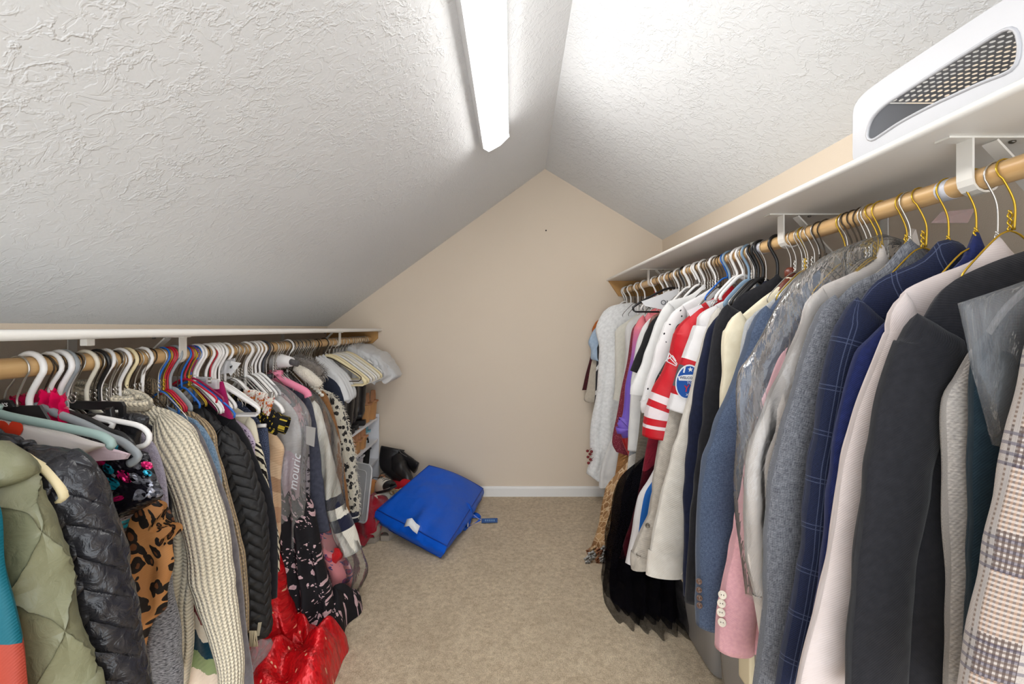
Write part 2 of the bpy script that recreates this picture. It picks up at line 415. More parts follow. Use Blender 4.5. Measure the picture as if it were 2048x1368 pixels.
def sleeve_mesh(side, Y, pts, ry=.04, dy=-.012, wr=.05, seed=0, n=18, m=56, puff=None, cap=True, lean=0.):
    R2 = random.Random(seed+99); ph = R2.uniform(0, 50)
    q = smooth([Vector((*P(x, y, Y).xz, r)) for x, y, r in pts], m)
    C = centre_line(q, side, Y+dy); rad = [p.z for p in q]
    L = [0]
    for i in range(m): L.append(L[-1]+(C[i+1]-C[i]).length)
    rmax = max(rad)
    def fn(u, v):
        inner = v > .965; vv = min(v/.96, 1.0); i = min(int(vv*m), m-1); f = vv*m-i
        c = C[i].lerp(C[i+1], f); r = lerp(rad[i], rad[i+1], f); l = lerp(L[i], L[i+1], f)
        t = (C[min(i+2, m)]-C[max(i-1, 0)]).normalized(); nn = Vector((t.z, 0, -t.x)); th = 2*math.pi*u
        k = (1-(1-min(vv/.085, 1))**2)**.5 if cap else 1
        wv = wr*(math.sin(l*52+2.2*math.cos(th+ph)+4*nz(l*6, ph))*.6*(.35+.65*math.exp(-((vv-.5)/.2)**2))+1.3*nz(math.cos(th)*1.2+ph, math.sin(th)*1.2, l*9))
        d = 1+wv*sstep(.03, .15, vv)
        c = c+nn*(side*r*(1-k)*.95)
        if inner: d *= .86; c = c-t*(.0 if v < .985 else .05)
        return c+nn*math.cos(th)*r*k*d+Vector((0, 1, 0))*(math.sin(th)*ry*(r/rmax)**.6*k*d+lean*vv), (u*2*math.pi*rmax*.8, -l)
    mb = MB(); mb.grid(fn, n, m, cu=True)
    if puff: displace(mb, puff)
    return mb
# ---- hangers
HM = {}
def hmat(k):
    if k not in HM:
        d = {'silver': lambda: plain('silver_wire', (196, 192, 186), .3, metal=.9), 'gold': lambda: plain('gold_wire', (196, 160, 52), .3, metal=.75),
             'dark': lambda: plain('dark_bronze_wire', (70, 60, 50), .4, metal=.7), 'white': lambda: plain('white_hanger_plastic', (243, 240, 237), .35),
             'cream': lambda: plain('cream_hanger_plastic', (238, 222, 178), .45), 'black': lambda: plain('black_hanger_plastic', (28, 27, 28), .35),
             'blue': lambda: plain('blue_hanger_coating', (28, 104, 196), .35), 'red': lambda: plain('red_hanger_coating', (190, 26, 52), .35),
             'maroon': lambda: plain('maroon_hanger_coating', (150, 24, 70), .35), 'mint': lambda: plain('mint_hanger_plastic', (150, 172, 166), .45),
             'grey': lambda: plain('grey_hanger_plastic', (150, 156, 160), .4), 'slate': lambda: plain('slate_hanger_plastic', (132, 158, 182), .4),
             'pink': lambda: plain('pink_hanger_foam', (240, 140, 168), .7), 'wood': lambda: plain('red_brown_hanger_wood', (110, 52, 36), .35, var=.1),
             'charcoal': lambda: plain('charcoal_hanger_plastic', (62, 64, 72), .4), 'ivory': lambda: plain('ivory_hanger_plastic', (232, 224, 206), .4)}
        HM[k] = d[k]()
    return HM[k]
KIND = {'silver': 'silver wire hanger', 'gold': 'gold wire hanger', 'dark': 'dark wire hanger', 'white': 'white plastic hanger', 'cream': 'cream plastic hanger', 'black': 'black plastic hanger',
        'blue': 'blue coated hanger', 'red': 'red coated hanger', 'maroon': 'maroon coated hanger', 'mint': 'mint green plastic hanger', 'grey': 'grey plastic hanger', 'slate': 'slate blue plastic hanger',
        'pink': 'pink padded hanger', 'wood': 'red-brown wooden hanger', 'charcoal': 'charcoal plastic hanger', 'ivory': 'ivory plastic hanger'}
WIRE = ('silver', 'gold', 'dark')
def hook_path(side, Y, zn, r, tilt=0., flip=1):
    xr, zr, rr, _ = rodinfo(side); a = -side*flip; Rk = rr+r+.0005
    pts = [Vector((xr, Y+tilt*.5, zn)), Vector((xr, Y+tilt*.5, max(zn+.005, zr-Rk-.034)))]
    for k in range(11):
        an = math.radians(-48+k*23.5)
        g = 1.0 if k > 3 else 1.0+.1*(3-k)/3
        pts.append(Vector((xr+a*math.cos(an)*Rk*g, Y+tilt*(math.sin(an)*-.5), zr+math.sin(an)*Rk*g)))
    return smooth(pts, 26)
def hanger(kind, side, Y, zn=None, arm=None, label=None, group=None, bar=True, r=None, tilt=0., hookkind=None, flip=1, name=None, yaw=0.):
    """one hanger on the rod; arm = (reach, drop) of the shoulders from the neck"""
    xr, zr, rr, xw = rodinfo(side); zn = zn if zn is not None else zr-.085; reach, drop = arm or (.195, .085)
    hk = hookkind or kind; hr = r or (.0016 if hk in WIRE else (.0026 if hk in ('blue', 'red', 'maroon') else .0046))
    nm = name or {True: 'wire_hanger'}.get(kind in WIRE, 'wooden_hanger' if kind == 'wood' else 'plastic_hanger')
    o = thing(nm, label or KIND[kind], 'hanger', (xr, Y, zn-drop-.02), group)
    mb = MB(); mb.tube(hook_path(side, Y, zn, hr, tilt, flip), hr, 8)
    if hk in WIRE:
        for k in (0, 1):
            mb.tube([(xr+math.cos(k*math.pi+j*.9)*.0026, Y+math.sin(k*math.pi+j*.9)*.0026, zn+.034-j*.0033) for j in range(11)], hr, 6)
    link_mesh('hook', mb, hmat(hk), o)
    if kind == 'wood':
        mb = MB(); mb.lathe([(.012, -.012), (.016, -.004), (.016, .01), (.01, .018), (.004, .02)], 14, None, (xr, Y, zn+.016)); link_mesh('neck_block', mb, hmat('wood'), o)
    ar = hr if kind in WIRE else (.0032 if kind in ('blue', 'red', 'maroon') else .0058)
    mb = MB(); cy, sy = math.cos(yaw), math.sin(yaw)
    def q(x, z): return Vector((xr+x*cy, Y+x*sy, z))
    pts = []
    for sgn in (1, -1):
        lim = abs(xw-xr)-.03; rc = reach if sgn == -side else min(reach, lim)
        seg = smooth([q(0, zn), q(sgn*rc*.25, zn-drop*.12), q(sgn*rc*.8, zn-drop*.72), q(sgn*rc, zn-drop), q(sgn*rc*.985, zn-drop-.012)], 14)
        pts.append(seg)
    loop = list(reversed(pts[1]))+pts[0][1:]
    if kind in ('wood', 'charcoal', 'pink'): mb.tube(loop, .014 if kind == 'pink' else .010, 8, ry=.013)
    elif kind in ('mint', 'grey', 'cream', 'ivory', 'slate'): mb.tube(loop, .0095, 8, ry=.0042, up=(0, 0, 1))
    else: mb.tube(loop, ar, 8)
    link_mesh('shoulder_bar', mb, hmat(kind), o)
    if bar:
        e0, e1 = pts[1][-1], pts[0][-1]
        mb = MB(); mb.tube([e0, e0.lerp(e1, .03)+Vector((0, 0, -.008)), e0.lerp(e1, .5)+Vector((0, 0, -.009)), e0.lerp(e1, .97)+Vector((0, 0, -.008)), e1], ar*.9 if kind in WIRE else .0045, 8)
        link_mesh('cross_bar', mb, hmat(kind), o)
    return o
GN = [0]
def G(name, label, cat, side, Y, mat, top, edge, th=.032, folds=(5, .008), sleeve=None, ry=None, hook=None, hlabel=None, cuffmat=None, cuff=0, buttons=None, seam=None,
      group=None, puff=None, ns=26, nt=40, inset=None, slpts=None, wr=.06, hem=.008, flare=.35, sldy=-.008, lean=0., slmat=None, hookat=None, **kw):
    """a hanging garment: top = neck to shoulder, edge = shoulder to hem on the aisle side, as seen on its own plane y = Y"""
    GN[0] += 1; seed = GN[0]; xr, zr, rr, xw = rodinfo(side)
    b_in = inset if inset is not None else (sleeve[0]*1.25 if sleeve else 0)
    mb = body_mesh(side, Y, top, edge, th, folds, seed, ns, nt, flare, hem, b_in, puff, lean, **kw)
    o = thing(name, label, cat, (xr, Y, min(p.z for p in mb.v)), group)
    bo = link_mesh('body', mb, mat, o)
    if sleeve or slpts:
        if not slpts:
            r0, r1 = sleeve[:2]; n = len(edge); L = [0]
            for i in range(n-1): L.append(L[-1]+math.dist(edge[i], edge[i+1]))
            slpts = [(x, y, lerp(r0, r1, (L[i]/L[-1])**.8)) for i, (x, y) in enumerate(edge)]
        i0, j0 = top[-1], edge[0]
        if math.dist(i0, j0) < 3: i0 = top[-2]
        slpts = [(lerp(i0[0], j0[0], -.1), lerp(i0[1], j0[1], -.1), slpts[0][2]*.45), (*slpts[0][:2], slpts[0][2]*.72)]+list(slpts[1:])
        mb = sleeve_mesh(side, Y, slpts, ry or th*1.05, sldy, wr, seed, puff=puff, lean=lean, n=28 if puff else 18, m=110 if puff else 56)
        so = link_mesh('sleeve', mb, slmat or mat, o)
        if cuff:
            m = 56; q = smooth([Vector((*P(x, y, Y).xz, r)) for x, y, r in slpts], m); k = int(m*(1-cuff))
            C = [p+Vector((0, lean*(i/m), 0)) for i, p in enumerate(centre_line(q, side, Y+sldy))]
            mb = MB(); rm = max(p.z for p in q)
            mb.tube(C[k:], [p.z*1.06 for p in q[k:]], 18, ry=[(ry or th*1.05)*(p.z/rm)**.6*1.08 for p in q[k:]], up=(1, 0, 0), cap=False)
            link_mesh('cuff', mb, cuffmat or slmat or mat, so)
    if buttons:
        pts, r, bm = buttons
        for (x, y) in pts:
            c = P(x, y, Y-(ry or th)*.95); d = (Vector((0, 0, H))-c).normalized()
            Mq = d.to_track_quat('Z', 'Y').to_matrix()
            mb = MB(); mb.lathe([(r*.2, -.006), (r, -.002), (r, .0015), (r*.82, .0028), (r*.7, .0012), (r*.05, .001)], 14, Mq, c)
            bo2 = link_mesh('button', mb, bm, o)
            for hx in (-.25, .25):
                mb = MB(); mb.lathe([(r*.12, 0), (r*.12, .0016)], 6, Mq, c+Mq @ Vector((r*hx, 0, .0005))); link_mesh('thread_hole', mb, hmat('dark'), bo2)
    if hook:
        hx = P(*top[0], Y); sh = P(*edge[0], Y)
        zn = min(hx.z-.028, zr-.06); reach = min(.15 if hook != 'wood' else .07, max(.07, (abs(sh.x-xr)-.015)*.72))
        hanger(hook, side, hookat or Y, zn, (reach, max(.02, (zn-sh.z)*.72+.02)), hlabel or (KIND[hook]+' holding the '+' '.join(label.split(' with ')[0].split(' on ')[0].split()[:11])), bar=False, hookkind='silver' if hook == 'wood' else None)
    return o
# ---- see-through film of garment bags
def film(name, tint=(1, 1, 1), milk=.07, wrinkle=.006, gloss=.06, trans=.96, fk=1.0):
    t = NT(name); v = t.n('Mapping', {'Vector': t.n('TexCoord').outputs['Object'], 'Scale': (1, 1, .45)}).outputs[0]
    h = t.math('ADD', t.n('TexNoise', {'Vector': v, 'Scale': 15, 'Detail': 4, 'Distortion': .8}).outputs['Fac'], t.math('MULTIPLY', t.noise(v, 42, 3), .3))
    nrm = t.bump(h, wrinkle*2.2, 1.0)
    tr = t.n('BsdfTransparent', {'Color': (tint[0]*trans, tint[1]*trans, tint[2]*trans, 1)}); gl = t.n('BsdfGlossy', {'Color': (1, 1, 1, 1), 'Roughness': gloss, 'Normal': nrm})
    df = t.n('BsdfDiffuse', {'Color': (.9, .9, .9, 1), 'Normal': nrm}); fr = t.n('Fresnel', {'IOR': 1.45, 'Normal': nrm})
    a = t.n('MixShader', {0: t.math('MULTIPLY', fr.outputs[0], fk, cl=True), 1: tr.outputs[0], 2: gl.outputs[0]})
    b = t.n('MixShader', {0: milk, 1: a.outputs[0], 2: df.outputs[0]})
    t.t.links.new(b.outputs[0], t.out.inputs[0]); return t.m
def sheer(name, c, opacity=.55, scale=900):
    t = NT(name); uv = t.uv(); tr = t.n('BsdfTransparent'); f = t.ramp(t.noise(t.obj(), 22, 4), .3, .7)
    m1 = t.n('TexChecker', {'Vector': uv, 'Scale': scale}).outputs['Fac']
    df = t.n('BsdfDiffuse', {'Color': srgb(*c)})
    k = t.math('MULTIPLY', t.math('MULTIPLY_ADD', f, .5, .6), opacity, cl=True)
    s = t.n('MixShader', {0: k, 1: tr.outputs[0], 2: df.outputs[0]}); t.t.links.new(s.outputs[0], t.out.inputs[0]); return t.m
def poly_sheet(name, mat, pts, Y, d, parent=None, n=1, yamp=0., label=None, ny=None):
    """small flat piece of cloth or card with thickness d, outline in pixels on the plane y = Y"""
    mb = MB(); mb.prism([P(x, y, Y) for x, y in pts], (0, d, 0)); return link_mesh(name, mb, mat, parent, False, label=label)
# ================================================================ right rod: suits, shirts, dresses (near to far)
def m_glen():
    t = NT('glen_plaid_wool'); u, v = t.sep(t.uv())
    bu = t.stripe(u, .17, .055, .86); bv = t.stripe(v, .125, .05, .3)
    fu = t.stripe(u, .006, .003); fv = t.stripe(v, .006, .003)
    col = t.mix(t.ramp(t.noise(t.uv(700, 700), 1, 2), .3, .7), srgb(186, 176, 168), srgb(164, 155, 150))
    col = t.mix(t.math('MULTIPLY', bu, t.math('MULTIPLY', fv, .75)), col, srgb(88, 70, 62))
    col = t.mix(t.math('MULTIPLY', bu, t.math('MULTIPLY', fu, .3)), col, srgb(196, 156, 122))
    col = t.mix(t.math('MULTIPLY', bv, t.math('MULTIPLY', t.stripe(v, .0125, .004), .6)), col, srgb(70, 68, 92))
    col = t.mix(t.math('MULTIPLY', t.math('MULTIPLY', bv, bu), t.math('MULTIPLY', fu, .7)), col, srgb(44, 40, 48))
    col = t.mix(t.math('MULTIPLY', t.stripe(u, .17, .003, .1), .7), col, srgb(70, 74, 110))
    return t.fin(col, .9, weave(t, t.uv()), .2, .15)
def m_window(base, line, pu=.075, pv=.085, k=.55):
    t = NT('windowpane_suiting'); u, v = t.sep(t.uv())
    l = t.math('MAXIMUM', t.math('MAXIMUM', t.stripe(u, pu, .0016), t.stripe(u, pu, .0016, .1)), t.math('MAXIMUM', t.stripe(v, pv, .0016), t.stripe(v, pv, .0016, .09)))
    b = t.mix(t.ramp(t.noise(t.uv(220, 900), 1, 2), .3, .7), srgb(*base), srgb(*[x*.7 for x in base]))
    return t.fin(t.mix(t.math('MULTIPLY', l, k), b, srgb(*line)), .85, weave(t, t.uv()), .25, .1)
def m_slub(name, a, b, su=70, sv=700):
    t = NT(name); f1 = t.noise(t.uv(su, sv), 1, 3); f2 = t.noise(t.uv(sv, su), 1, 3)
    f = t.ramp(t.math('MULTIPLY', t.math('ADD', f1, f2), .5), .36, .62); return t.fin(t.mix(f, srgb(*a), srgb(*b)), .88, weave(t, t.uv(), 700), .2, .12)
def m_heather(name, a, b, ns=260, amt=.0006):
    t = NT(name); f = t.ramp(t.noise(t.uv(ns*.5, ns*1.6), 1, 3), .3, .7); return t.fin(t.mix(f, srgb(*a), srgb(*b)), .95, weave(t, t.uv(), 500, amt), .15, .2)
W_white = cloth('white_shirt_cotton', (226, 224, 221), (216, 214, 212), .8, ns=20)
W_offwhite = cloth('offwhite_cotton_twill', (218, 212, 202), (206, 199, 188), .85, ns=20, f=500, amt=.0005)
W_char = cloth('charcoal_suit_wool', (38, 38, 42), (30, 30, 34), .9, ns=80); W_navy = cloth('dark_navy_suit_wool', (28, 34, 60), (20, 25, 46), .85, ns=80)
B_brown = plain('brown_horn_button', (96, 70, 56), .3); B_white = plain('pearl_button', (226, 214, 196), .3); B_grey = plain('dull_metal_button', (112, 104, 92), .4, metal=.5)

G('blazer', 'beige and grey glen plaid blazer at the near end of the right rod', 'blazer', 1, .56, m_glen(), [(2330, 420), (2180, 500), (2085, 590)],
  [(2085, 590), (2047, 696), (2024, 814), (1988, 961), (1959, 1109), (1935, 1227), (1909, 1368), (1890, 1470)], .022, (3, .006), (.05, .045), hook='gold')
# film collar over the dark teal jacket
FILM_G = film('grey_garment_bag_film', (.84, .87, .92), .07, .004, .12, fk=.45)
FILM = film('clear_garment_bag_film', (1, 1, 1), .05, .007, .07); FILM_L = film('milky_garment_bag_film', (.97, .96, .98), .15, .006, .1)
mb = body_mesh(1, .60, [(2240, 490), (2048, 562), (1930, 602)], [(1915, 607), (1925, 650), (1950, 760), (1990, 905)], .018, (4, .006), 71, 30, 26, .2)
tag(link_mesh('garment_bag', mb, FILM_G), 'short grey see-through shoulder cover over the dark teal jacket', 'garment bag')
G('blazer', 'dark teal blazer half under a see-through shoulder cover', 'blazer', 1, .632, cloth('dark_teal_wool', (34, 52, 62), (26, 42, 52), ns=80), [(2190, 500), (2040, 600), (1960, 660)],
  [(1940, 690), (1929, 780), (1927, 900), (1926, 1032), (1923, 1209), (1913, 1400)], .014, (3, .003), (.035, .032), hook='gold')
G('cardigan', 'heather grey knit cardigan between black blazer and teal jacket', 'cardigan', 1, .665, m_heather('heather_grey_jersey', (196, 188, 180), (148, 142, 138)), [(2140, 500), (2010, 610), (1930, 697)],
  [(1905, 745), (1879, 790), (1877, 890), (1881, 1032), (1885, 1150), (1883, 1268), (1879, 1400)], .014, (3, .003), (.04, .036), hook='dark')
G('blazer', 'large black wool blazer beside the heather grey cardigan', 'blazer', 1, .70, W_char, [(2085, 490), (1978, 527), (1894, 571), (1833, 613)],
  [(1810, 632), (1788, 666), (1770, 714), (1746, 796), (1729, 890), (1714, 1003), (1702, 1121), (1694, 1239), (1686, 1400)], .02, (3, .004), (.058, .045), hook='gold')
G('dress_shirt', 'pale pink-white dress shirt between black and royal blue blazers', 'shirt', 1, .765, cloth('pale_pink_shirting', (216, 203, 199), (208, 195, 191), .75, ns=15), [(2010, 470), (1950, 518), (1867, 552), (1803, 585)],
  [(1769, 621), (1767, 654), (1750, 700), (1717, 779), (1690, 866), (1668, 975), (1652, 1085), (1630, 1194), (1608, 1276), (1583, 1390)], .018, (4, .006), (.04, .04), hook='silver', wr=.05)
G('blazer', 'royal navy blazer mostly hidden behind the pale pink-white shirt', 'blazer', 1, .80, cloth('royal_navy_wool', (32, 42, 92), (24, 32, 74), ns=80), [(1995, 462), (1917, 529), (1800, 610)],
  [(1745, 662), (1717, 687), (1701, 719), (1680, 779), (1664, 861), (1652, 948), (1640, 1091), (1620, 1250), (1600, 1390)], .015, (3, .003), (.045, .04), hook='gold')
G('blazer', 'navy windowpane check blazer beside the grey linen blazer', 'blazer', 1, .85, m_window((30, 38, 68), (92, 102, 130)), [(1880, 478), (1839, 520), (1756, 560), (1712, 588)],
  [(1690, 606), (1672, 640), (1646, 729), (1627, 839), (1613, 921), (1604, 1010), (1596, 1100), (1580, 1200), (1559, 1309), (1543, 1400)], .022, (3, .005), (.052, .042), hook='gold')
G('blazer', 'grey linen weave blazer beside the shirt in clear film', 'blazer', 1, .93, m_slub('grey_linen_weave', (140, 142, 148), (72, 74, 82)), [(1815, 478), (1760, 540), (1707, 568), (1666, 587)],
  [(1639, 607), (1621, 646), (1602, 702), (1581, 773), (1553, 866), (1540, 926), (1529, 1000), (1526, 1100), (1526, 1200), (1514, 1300), (1502, 1400)], .024, (3, .005), (.052, .045), hook='silver')
G('dress_shirt', 'white dress shirt hanging inside a clear garment bag', 'shirt', 1, 1.0, cloth('cream_white_shirting', (226, 216, 208), (218, 208, 200), .75, ns=15), [(1763, 488), (1748, 523), (1690, 552), (1640, 575)],
  [(1610, 600), (1596, 650), (1572, 710), (1542, 770), (1515, 840), (1488, 920), (1486, 1000), (1487, 1085), (1494, 1140), (1508, 1200), (1518, 1262)], .02, (5, .007), (.045, .034), hook='gold', cuff=.09)
# collar of that shirt
sh_o = bpy.data.objects['dress_shirt.001']
mb = MB(); mb.prism([P(1832, 458, 1.0), P(1792, 522, .985), P(1850, 530, .985)], (.0, .012, .004)); link_mesh('collar', mb, bpy.data.materials['cream_white_shirting'], sh_o, False)
mb = body_mesh(1, 1.0, [(1763, 468), (1720, 482), (1660, 506), (1623, 535)], [(1590, 568), (1570, 585), (1535, 650), (1500, 715), (1477, 745), (1471, 790), (1471, 866), (1467, 948), (1470, 1020), (1480, 1100), (1492, 1200)], .034, (7, .012), 81, 36, 50, .1)
tag(link_mesh('garment_bag', mb, FILM), 'clear crinkled garment bag over the white dress shirt', 'garment bag')
G('blazer', 'pink linen blazer with four pearl cuff buttons', 'blazer', 1, 1.1, cloth('pink_linen', (226, 172, 178), (212, 158, 166), .9, ns=120), [(1725, 570), (1660, 630), (1590, 680)],
  [(1560, 710), (1530, 790), (1500, 880), (1479, 986), (1471, 1025), (1460, 1085), (1449, 1139), (1439, 1190), (1433, 1230), (1430, 1292)], .026, (3, .004), (.058, .047), hook='silver',
  buttons=([(1445, 1190), (1443, 1207), (1442, 1225), (1444, 1245)], .0095, B_white), ry=.036)
G('blazer', 'slate blue linen blazer with four brown cuff buttons', 'blazer', 1, 1.2, m_slub('slate_blue_linen', (90, 104, 128), (58, 70, 92), 120, 500), [(1640, 538), (1600, 575), (1560, 593), (1531, 607)],
  [(1512, 624), (1498, 652), (1485, 702), (1466, 757), (1444, 806), (1422, 861), (1408, 904), (1400, 948), (1395, 1003), (1393, 1085), (1392, 1167), (1392, 1245)], .026, (3, .005), (.06, .05), hook='silver',
  buttons=([(1398, 1163), (1398, 1180), (1399, 1196), (1399, 1211)], .0075, B_brown), ry=.04)
G('dress_shirt', 'light grey striped shirt peeking out behind the slate blue blazer', 'shirt', 1, 1.27, cloth('light_grey_shirting', (204, 204, 204), (180, 182, 186), ns=200), [(1600, 545), (1545, 600), (1506, 628)],
  [(1490, 640), (1482, 670), (1476, 740), (1462, 840), (1450, 950), (1440, 1050)], .014, (4, .004), (.04, .035), hook='silver')
G('jacket', 'ivory cream blazer between charcoal and slate blue blazers', 'blazer', 1, 1.32, cloth('ivory_wool', (240, 230, 204), (232, 220, 192), ns=40), [(1581, 540), (1560, 570), (1523, 597), (1480, 620)],
  [(1462, 632), (1449, 650), (1444, 680), (1442, 740), (1438, 800), (1430, 900), (1424, 1000), (1420, 1080)], .02, (3, .004), (.05, .045), hook='wood')
G('blazer', 'charcoal black blazer next to the ivory cream blazer', 'blazer', 1, 1.385, W_char, [(1575, 545), (1543, 558), (1482, 590), (1455, 602)],
  [(1443, 610), (1433, 632), (1422, 675), (1414, 740), (1406, 811), (1397, 882), (1389, 948), (1381, 1030), (1375, 1112), (1369, 1200)], .022, (3, .004), (.058, .045), hook='black')
G('blazer', 'dark navy blazer squeezed between white shirt and charcoal blazer', 'blazer', 1, 1.445, W_navy, [(1545, 560), (1490, 600), (1445, 622)],
  [(1430, 632), (1419, 648), (1409, 672), (1403, 699), (1394, 734), (1387, 771), (1381, 808), (1374, 880), (1367, 975), (1367, 1080), (1364, 1188)], .018, (3, .004), (.05, .04), hook='silver')
G('shirt_jacket', 'long white cotton shirt with wide buttoned cuff', 'shirt', 1, 1.51, W_offwhite, [(1520, 572), (1480, 595), (1438, 612)],
  [(1424, 622), (1412, 655), (1399, 699), (1389, 734), (1381, 774), (1371, 808), (1357, 858), (1344, 901), (1333, 944), (1322, 985), (1312, 1029), (1303, 1072), (1297, 1110), (1294, 1146)], .022, (4, .008), (.055, .062), hook='white', cuff=.085, wr=.05,
  buttons=([(1361, 1144)], .008, B_white))
# ---- jerseys
def m_jersey(name, c, f=1400): return cloth(name, c, [x*.93 for x in c], .55, f, .0003, .05, .35, 30)
RED = m_jersey('red_jersey_mesh', (190, 16, 32)); WJ = m_jersey('white_jersey_mesh', (222, 219, 219))
def m_band():
    t = NT('white_jersey_with_red_and_grey_bands'); u, v = t.sep(t.uv()); L = .42
    a = t.math('MULTIPLY', v, -1.0)
    r = t.math('MULTIPLY', t.math('GREATER_THAN', a, .218), t.math('LESS_THAN', a, .34)); g = t.math('MULTIPLY', t.math('GREATER_THAN', a, .24), t.math('LESS_THAN', a, .312))
    col = t.mix(r, srgb(222, 219, 219), srgb(190, 20, 36)); col = t.mix(g, col, srgb(92, 92, 98)); return t.fin(col, .55, weave(t, t.uv()), .3)
wj = G('football_jersey', 'white football jersey with round blue sleeve patch and red-grey bands', 'jersey', 1, 1.575, WJ, [(1489, 575), (1471, 592), (1430, 610)],
  [(1399, 627), (1390, 645), (1369, 702), (1360, 725), (1352, 750), (1345, 777), (1334, 816)], .02, (3, .004), (.06, .07), hook='silver', slmat=m_band(), ry=.05, wr=.02)
def on_sleeve(parent, Y, pts, c, name, mat, lift=0., th=.0012):
    mb = MB(); mb.prism([P(x, y, Y-lift) for x, y in pts], (0, th, 0)); return link_mesh(name, mb, mat, parent, False)
def ell(cx, cy, rx, ry, n=28, a0=0., tilt=0.):
    return [(cx+rx*math.cos(a0+2*math.pi*k/n)+tilt*math.sin(a0+2*math.pi*k/n), cy+ry*math.sin(a0+2*math.pi*k/n)) for k in range(n)]
def star(cx, cy, r): return [(cx+(r if k % 2 == 0 else r*.4)*math.sin(k*math.pi/5), cy-(r if k % 2 == 0 else r*.4)*math.cos(k*math.pi/5)) for k in range(10)]
PW = plain('patch_white', (238, 238, 240), .6); PB = plain('patch_blue', (22, 84, 168), .6); PR = plain('patch_red', (206, 30, 46), .6); PN = plain('patch_navy', (26, 40, 86), .6)
YP = 1.575-.052
pt = on_sleeve(wj, YP, ell(1376, 764, 25, 35, tilt=-3), 0, 'patch', PW)
on_sleeve(pt, YP, ell(1376, 764, 22.5, 32, tilt=-3), 0, 'patch_field', PB, .0015)
on_sleeve(pt, YP, star(1381, 739, 5.5), 0, 'patch_star', PW, .003)
on_sleeve(pt, YP, [(1366, 745), (1369, 733), (1372, 732), (1369, 746)], 0, 'patch_stroke', PW, .003)
on_sleeve(pt, YP, [(1356, 753), (1368, 750), (1398, 749), (1398, 760), (1384, 762), (1358, 761)], 0, 'patch_banner', PW, .003)
def text_on(parent, txt, px, py, Y, size, mat, name='lettering', rot=0., shear=0., extrude=.0004):
    cu = bpy.data.curves.new(name, 'FONT'); cu.body = txt; cu.size = size; cu.extrude = extrude; cu.align_x = 'CENTER'; cu.align_y = 'CENTER'; cu.shear = shear; cu.resolution_u = 2
    ob = bpy.data.objects.new(name, cu); COL.objects.link(ob); dg = bpy.context.evaluated_depsgraph_get(); me = bpy.data.meshes.new_from_object(ob.evaluated_get(dg))
    bpy.data.objects.remove(ob); mb = MB(); Rm = Matrix.Rotation(math.pi/2, 3, 'X'); c = P(px, py, Y)
    Rz = Matrix.Rotation(rot, 3, 'Y')
    mb.add([Rz @ (Rm @ v.co)+c for v in me.vertices], [list(p.vertices) for p in me.polygons]); bpy.data.meshes.remove(me)
    return link_mesh(name, mb, mat, parent, False)
text_on(pt, 'WELCOME', 1377, 756, YP-.0045, .0125, PN, rot=.04)
text_on(pt, 'TO', 1379, 766, YP-.004, .012, PW, rot=.06)
text_on(pt, 'Yo', 1376, 777, YP-.0045, .032, PR, rot=-.2, shear=.35)
text_on(pt, 'XL', 1376, 790, YP-.004, .012, PW, rot=.06)
# red jersey with sleeve stripes, number panels and a chest emblem
def m_redstripe():
    t = NT('red_jersey_with_white_stripes'); u, v = t.sep(t.uv()); a = t.math('MULTIPLY', v, -1.0)
    def band(x, y): return t.math('MULTIPLY', t.math('GREATER_THAN', a, x), t.math('LESS_THAN', a, y))
    k = t.math('MAXIMUM', t.math('MAXIMUM', band(.358, .385), band(.408, .435)), band(.458, .470))
    return t.fin(t.mix(k, srgb(190, 16, 32), srgb(226, 212, 214)), .5, weave(t, t.uv()), .35)
rj = G('football_jersey', 'red football jersey with white-striped sleeve and white number panel', 'jersey', 1, 1.68, RED, [(1461, 566), (1434, 592), (1399, 612)],
  [(1375, 632), (1352, 652), (1342, 682), (1333, 719), (1317, 751), (1307, 771), (1298, 794), (1289, 820), (1284, 868)], .022, (3, .006), (.062, .075), hook='slate', slmat=m_redstripe(), ry=.06, wr=.04, sldy=-.02)
YJ = 1.68-.05
on_sleeve(rj, YJ+.02, [(1374, 622), (1402, 609), (1412, 622), (1390, 648)], 0, 'number_panel', PW, 0, .003)
on_sleeve(rj, YJ+.018, [(1389, 632), (1398, 624), (1401, 630), (1392, 638)], 0, 'number_panel', PR, 0, .003)
on_sleeve(rj, YJ+.03, [(1412, 604), (1428, 598), (1436, 603), (1420, 615)], 0, 'number_panel', PW, 0, .003)
mbp = MB()
for a, b in (((1338, 706), (1354, 727)), ((1354, 727), (1352, 732)), ((1352, 732), (1334, 723)), ((1334, 723), (1338, 706)), ((1340, 716), (1352, 729)), ((1331, 722), (1345, 711)), ((1345, 711), (1352, 722))):
    mbp.ribbon([P(*a, YJ-.028), P(*b, YJ-.028)], (0, .003, 0), .0028)
link_mesh('emblem', mbp, PW, rj, False)
def m_specks(name, bg, fg, scale=34, thr=.16, stretch=1.0, keep=.5):
    t = NT(name); uv = t.uv(1, stretch); d = t.vor(uv, scale); c = t.n('SeparateColor', {0: t.vor(uv, scale, out='Color')}).outputs[0]
    k = t.math('MULTIPLY', t.math('LESS_THAN', t.math('ADD', d, t.math('MULTIPLY', t.noise(uv, scale*4, 2), .12)), thr), t.math('GREATER_THAN', c, keep))
    return t.fin(t.mix(k, srgb(*bg), srgb(*fg)), .8, weave(t, t.uv()), .2)
G('blouse', 'black and white ditsy print blouse just behind the red jersey', 'blouse', 1, 1.73, m_specks('black_ditsy_print', (40, 38, 40), (196, 190, 188), 160, .3, keep=.3), [(1445, 575), (1400, 620), (1362, 645)],
  [(1350, 655), (1341, 700), (1324, 735), (1309, 762), (1300, 800)], .012, (3, .004), (.03, .03), hook='dark')
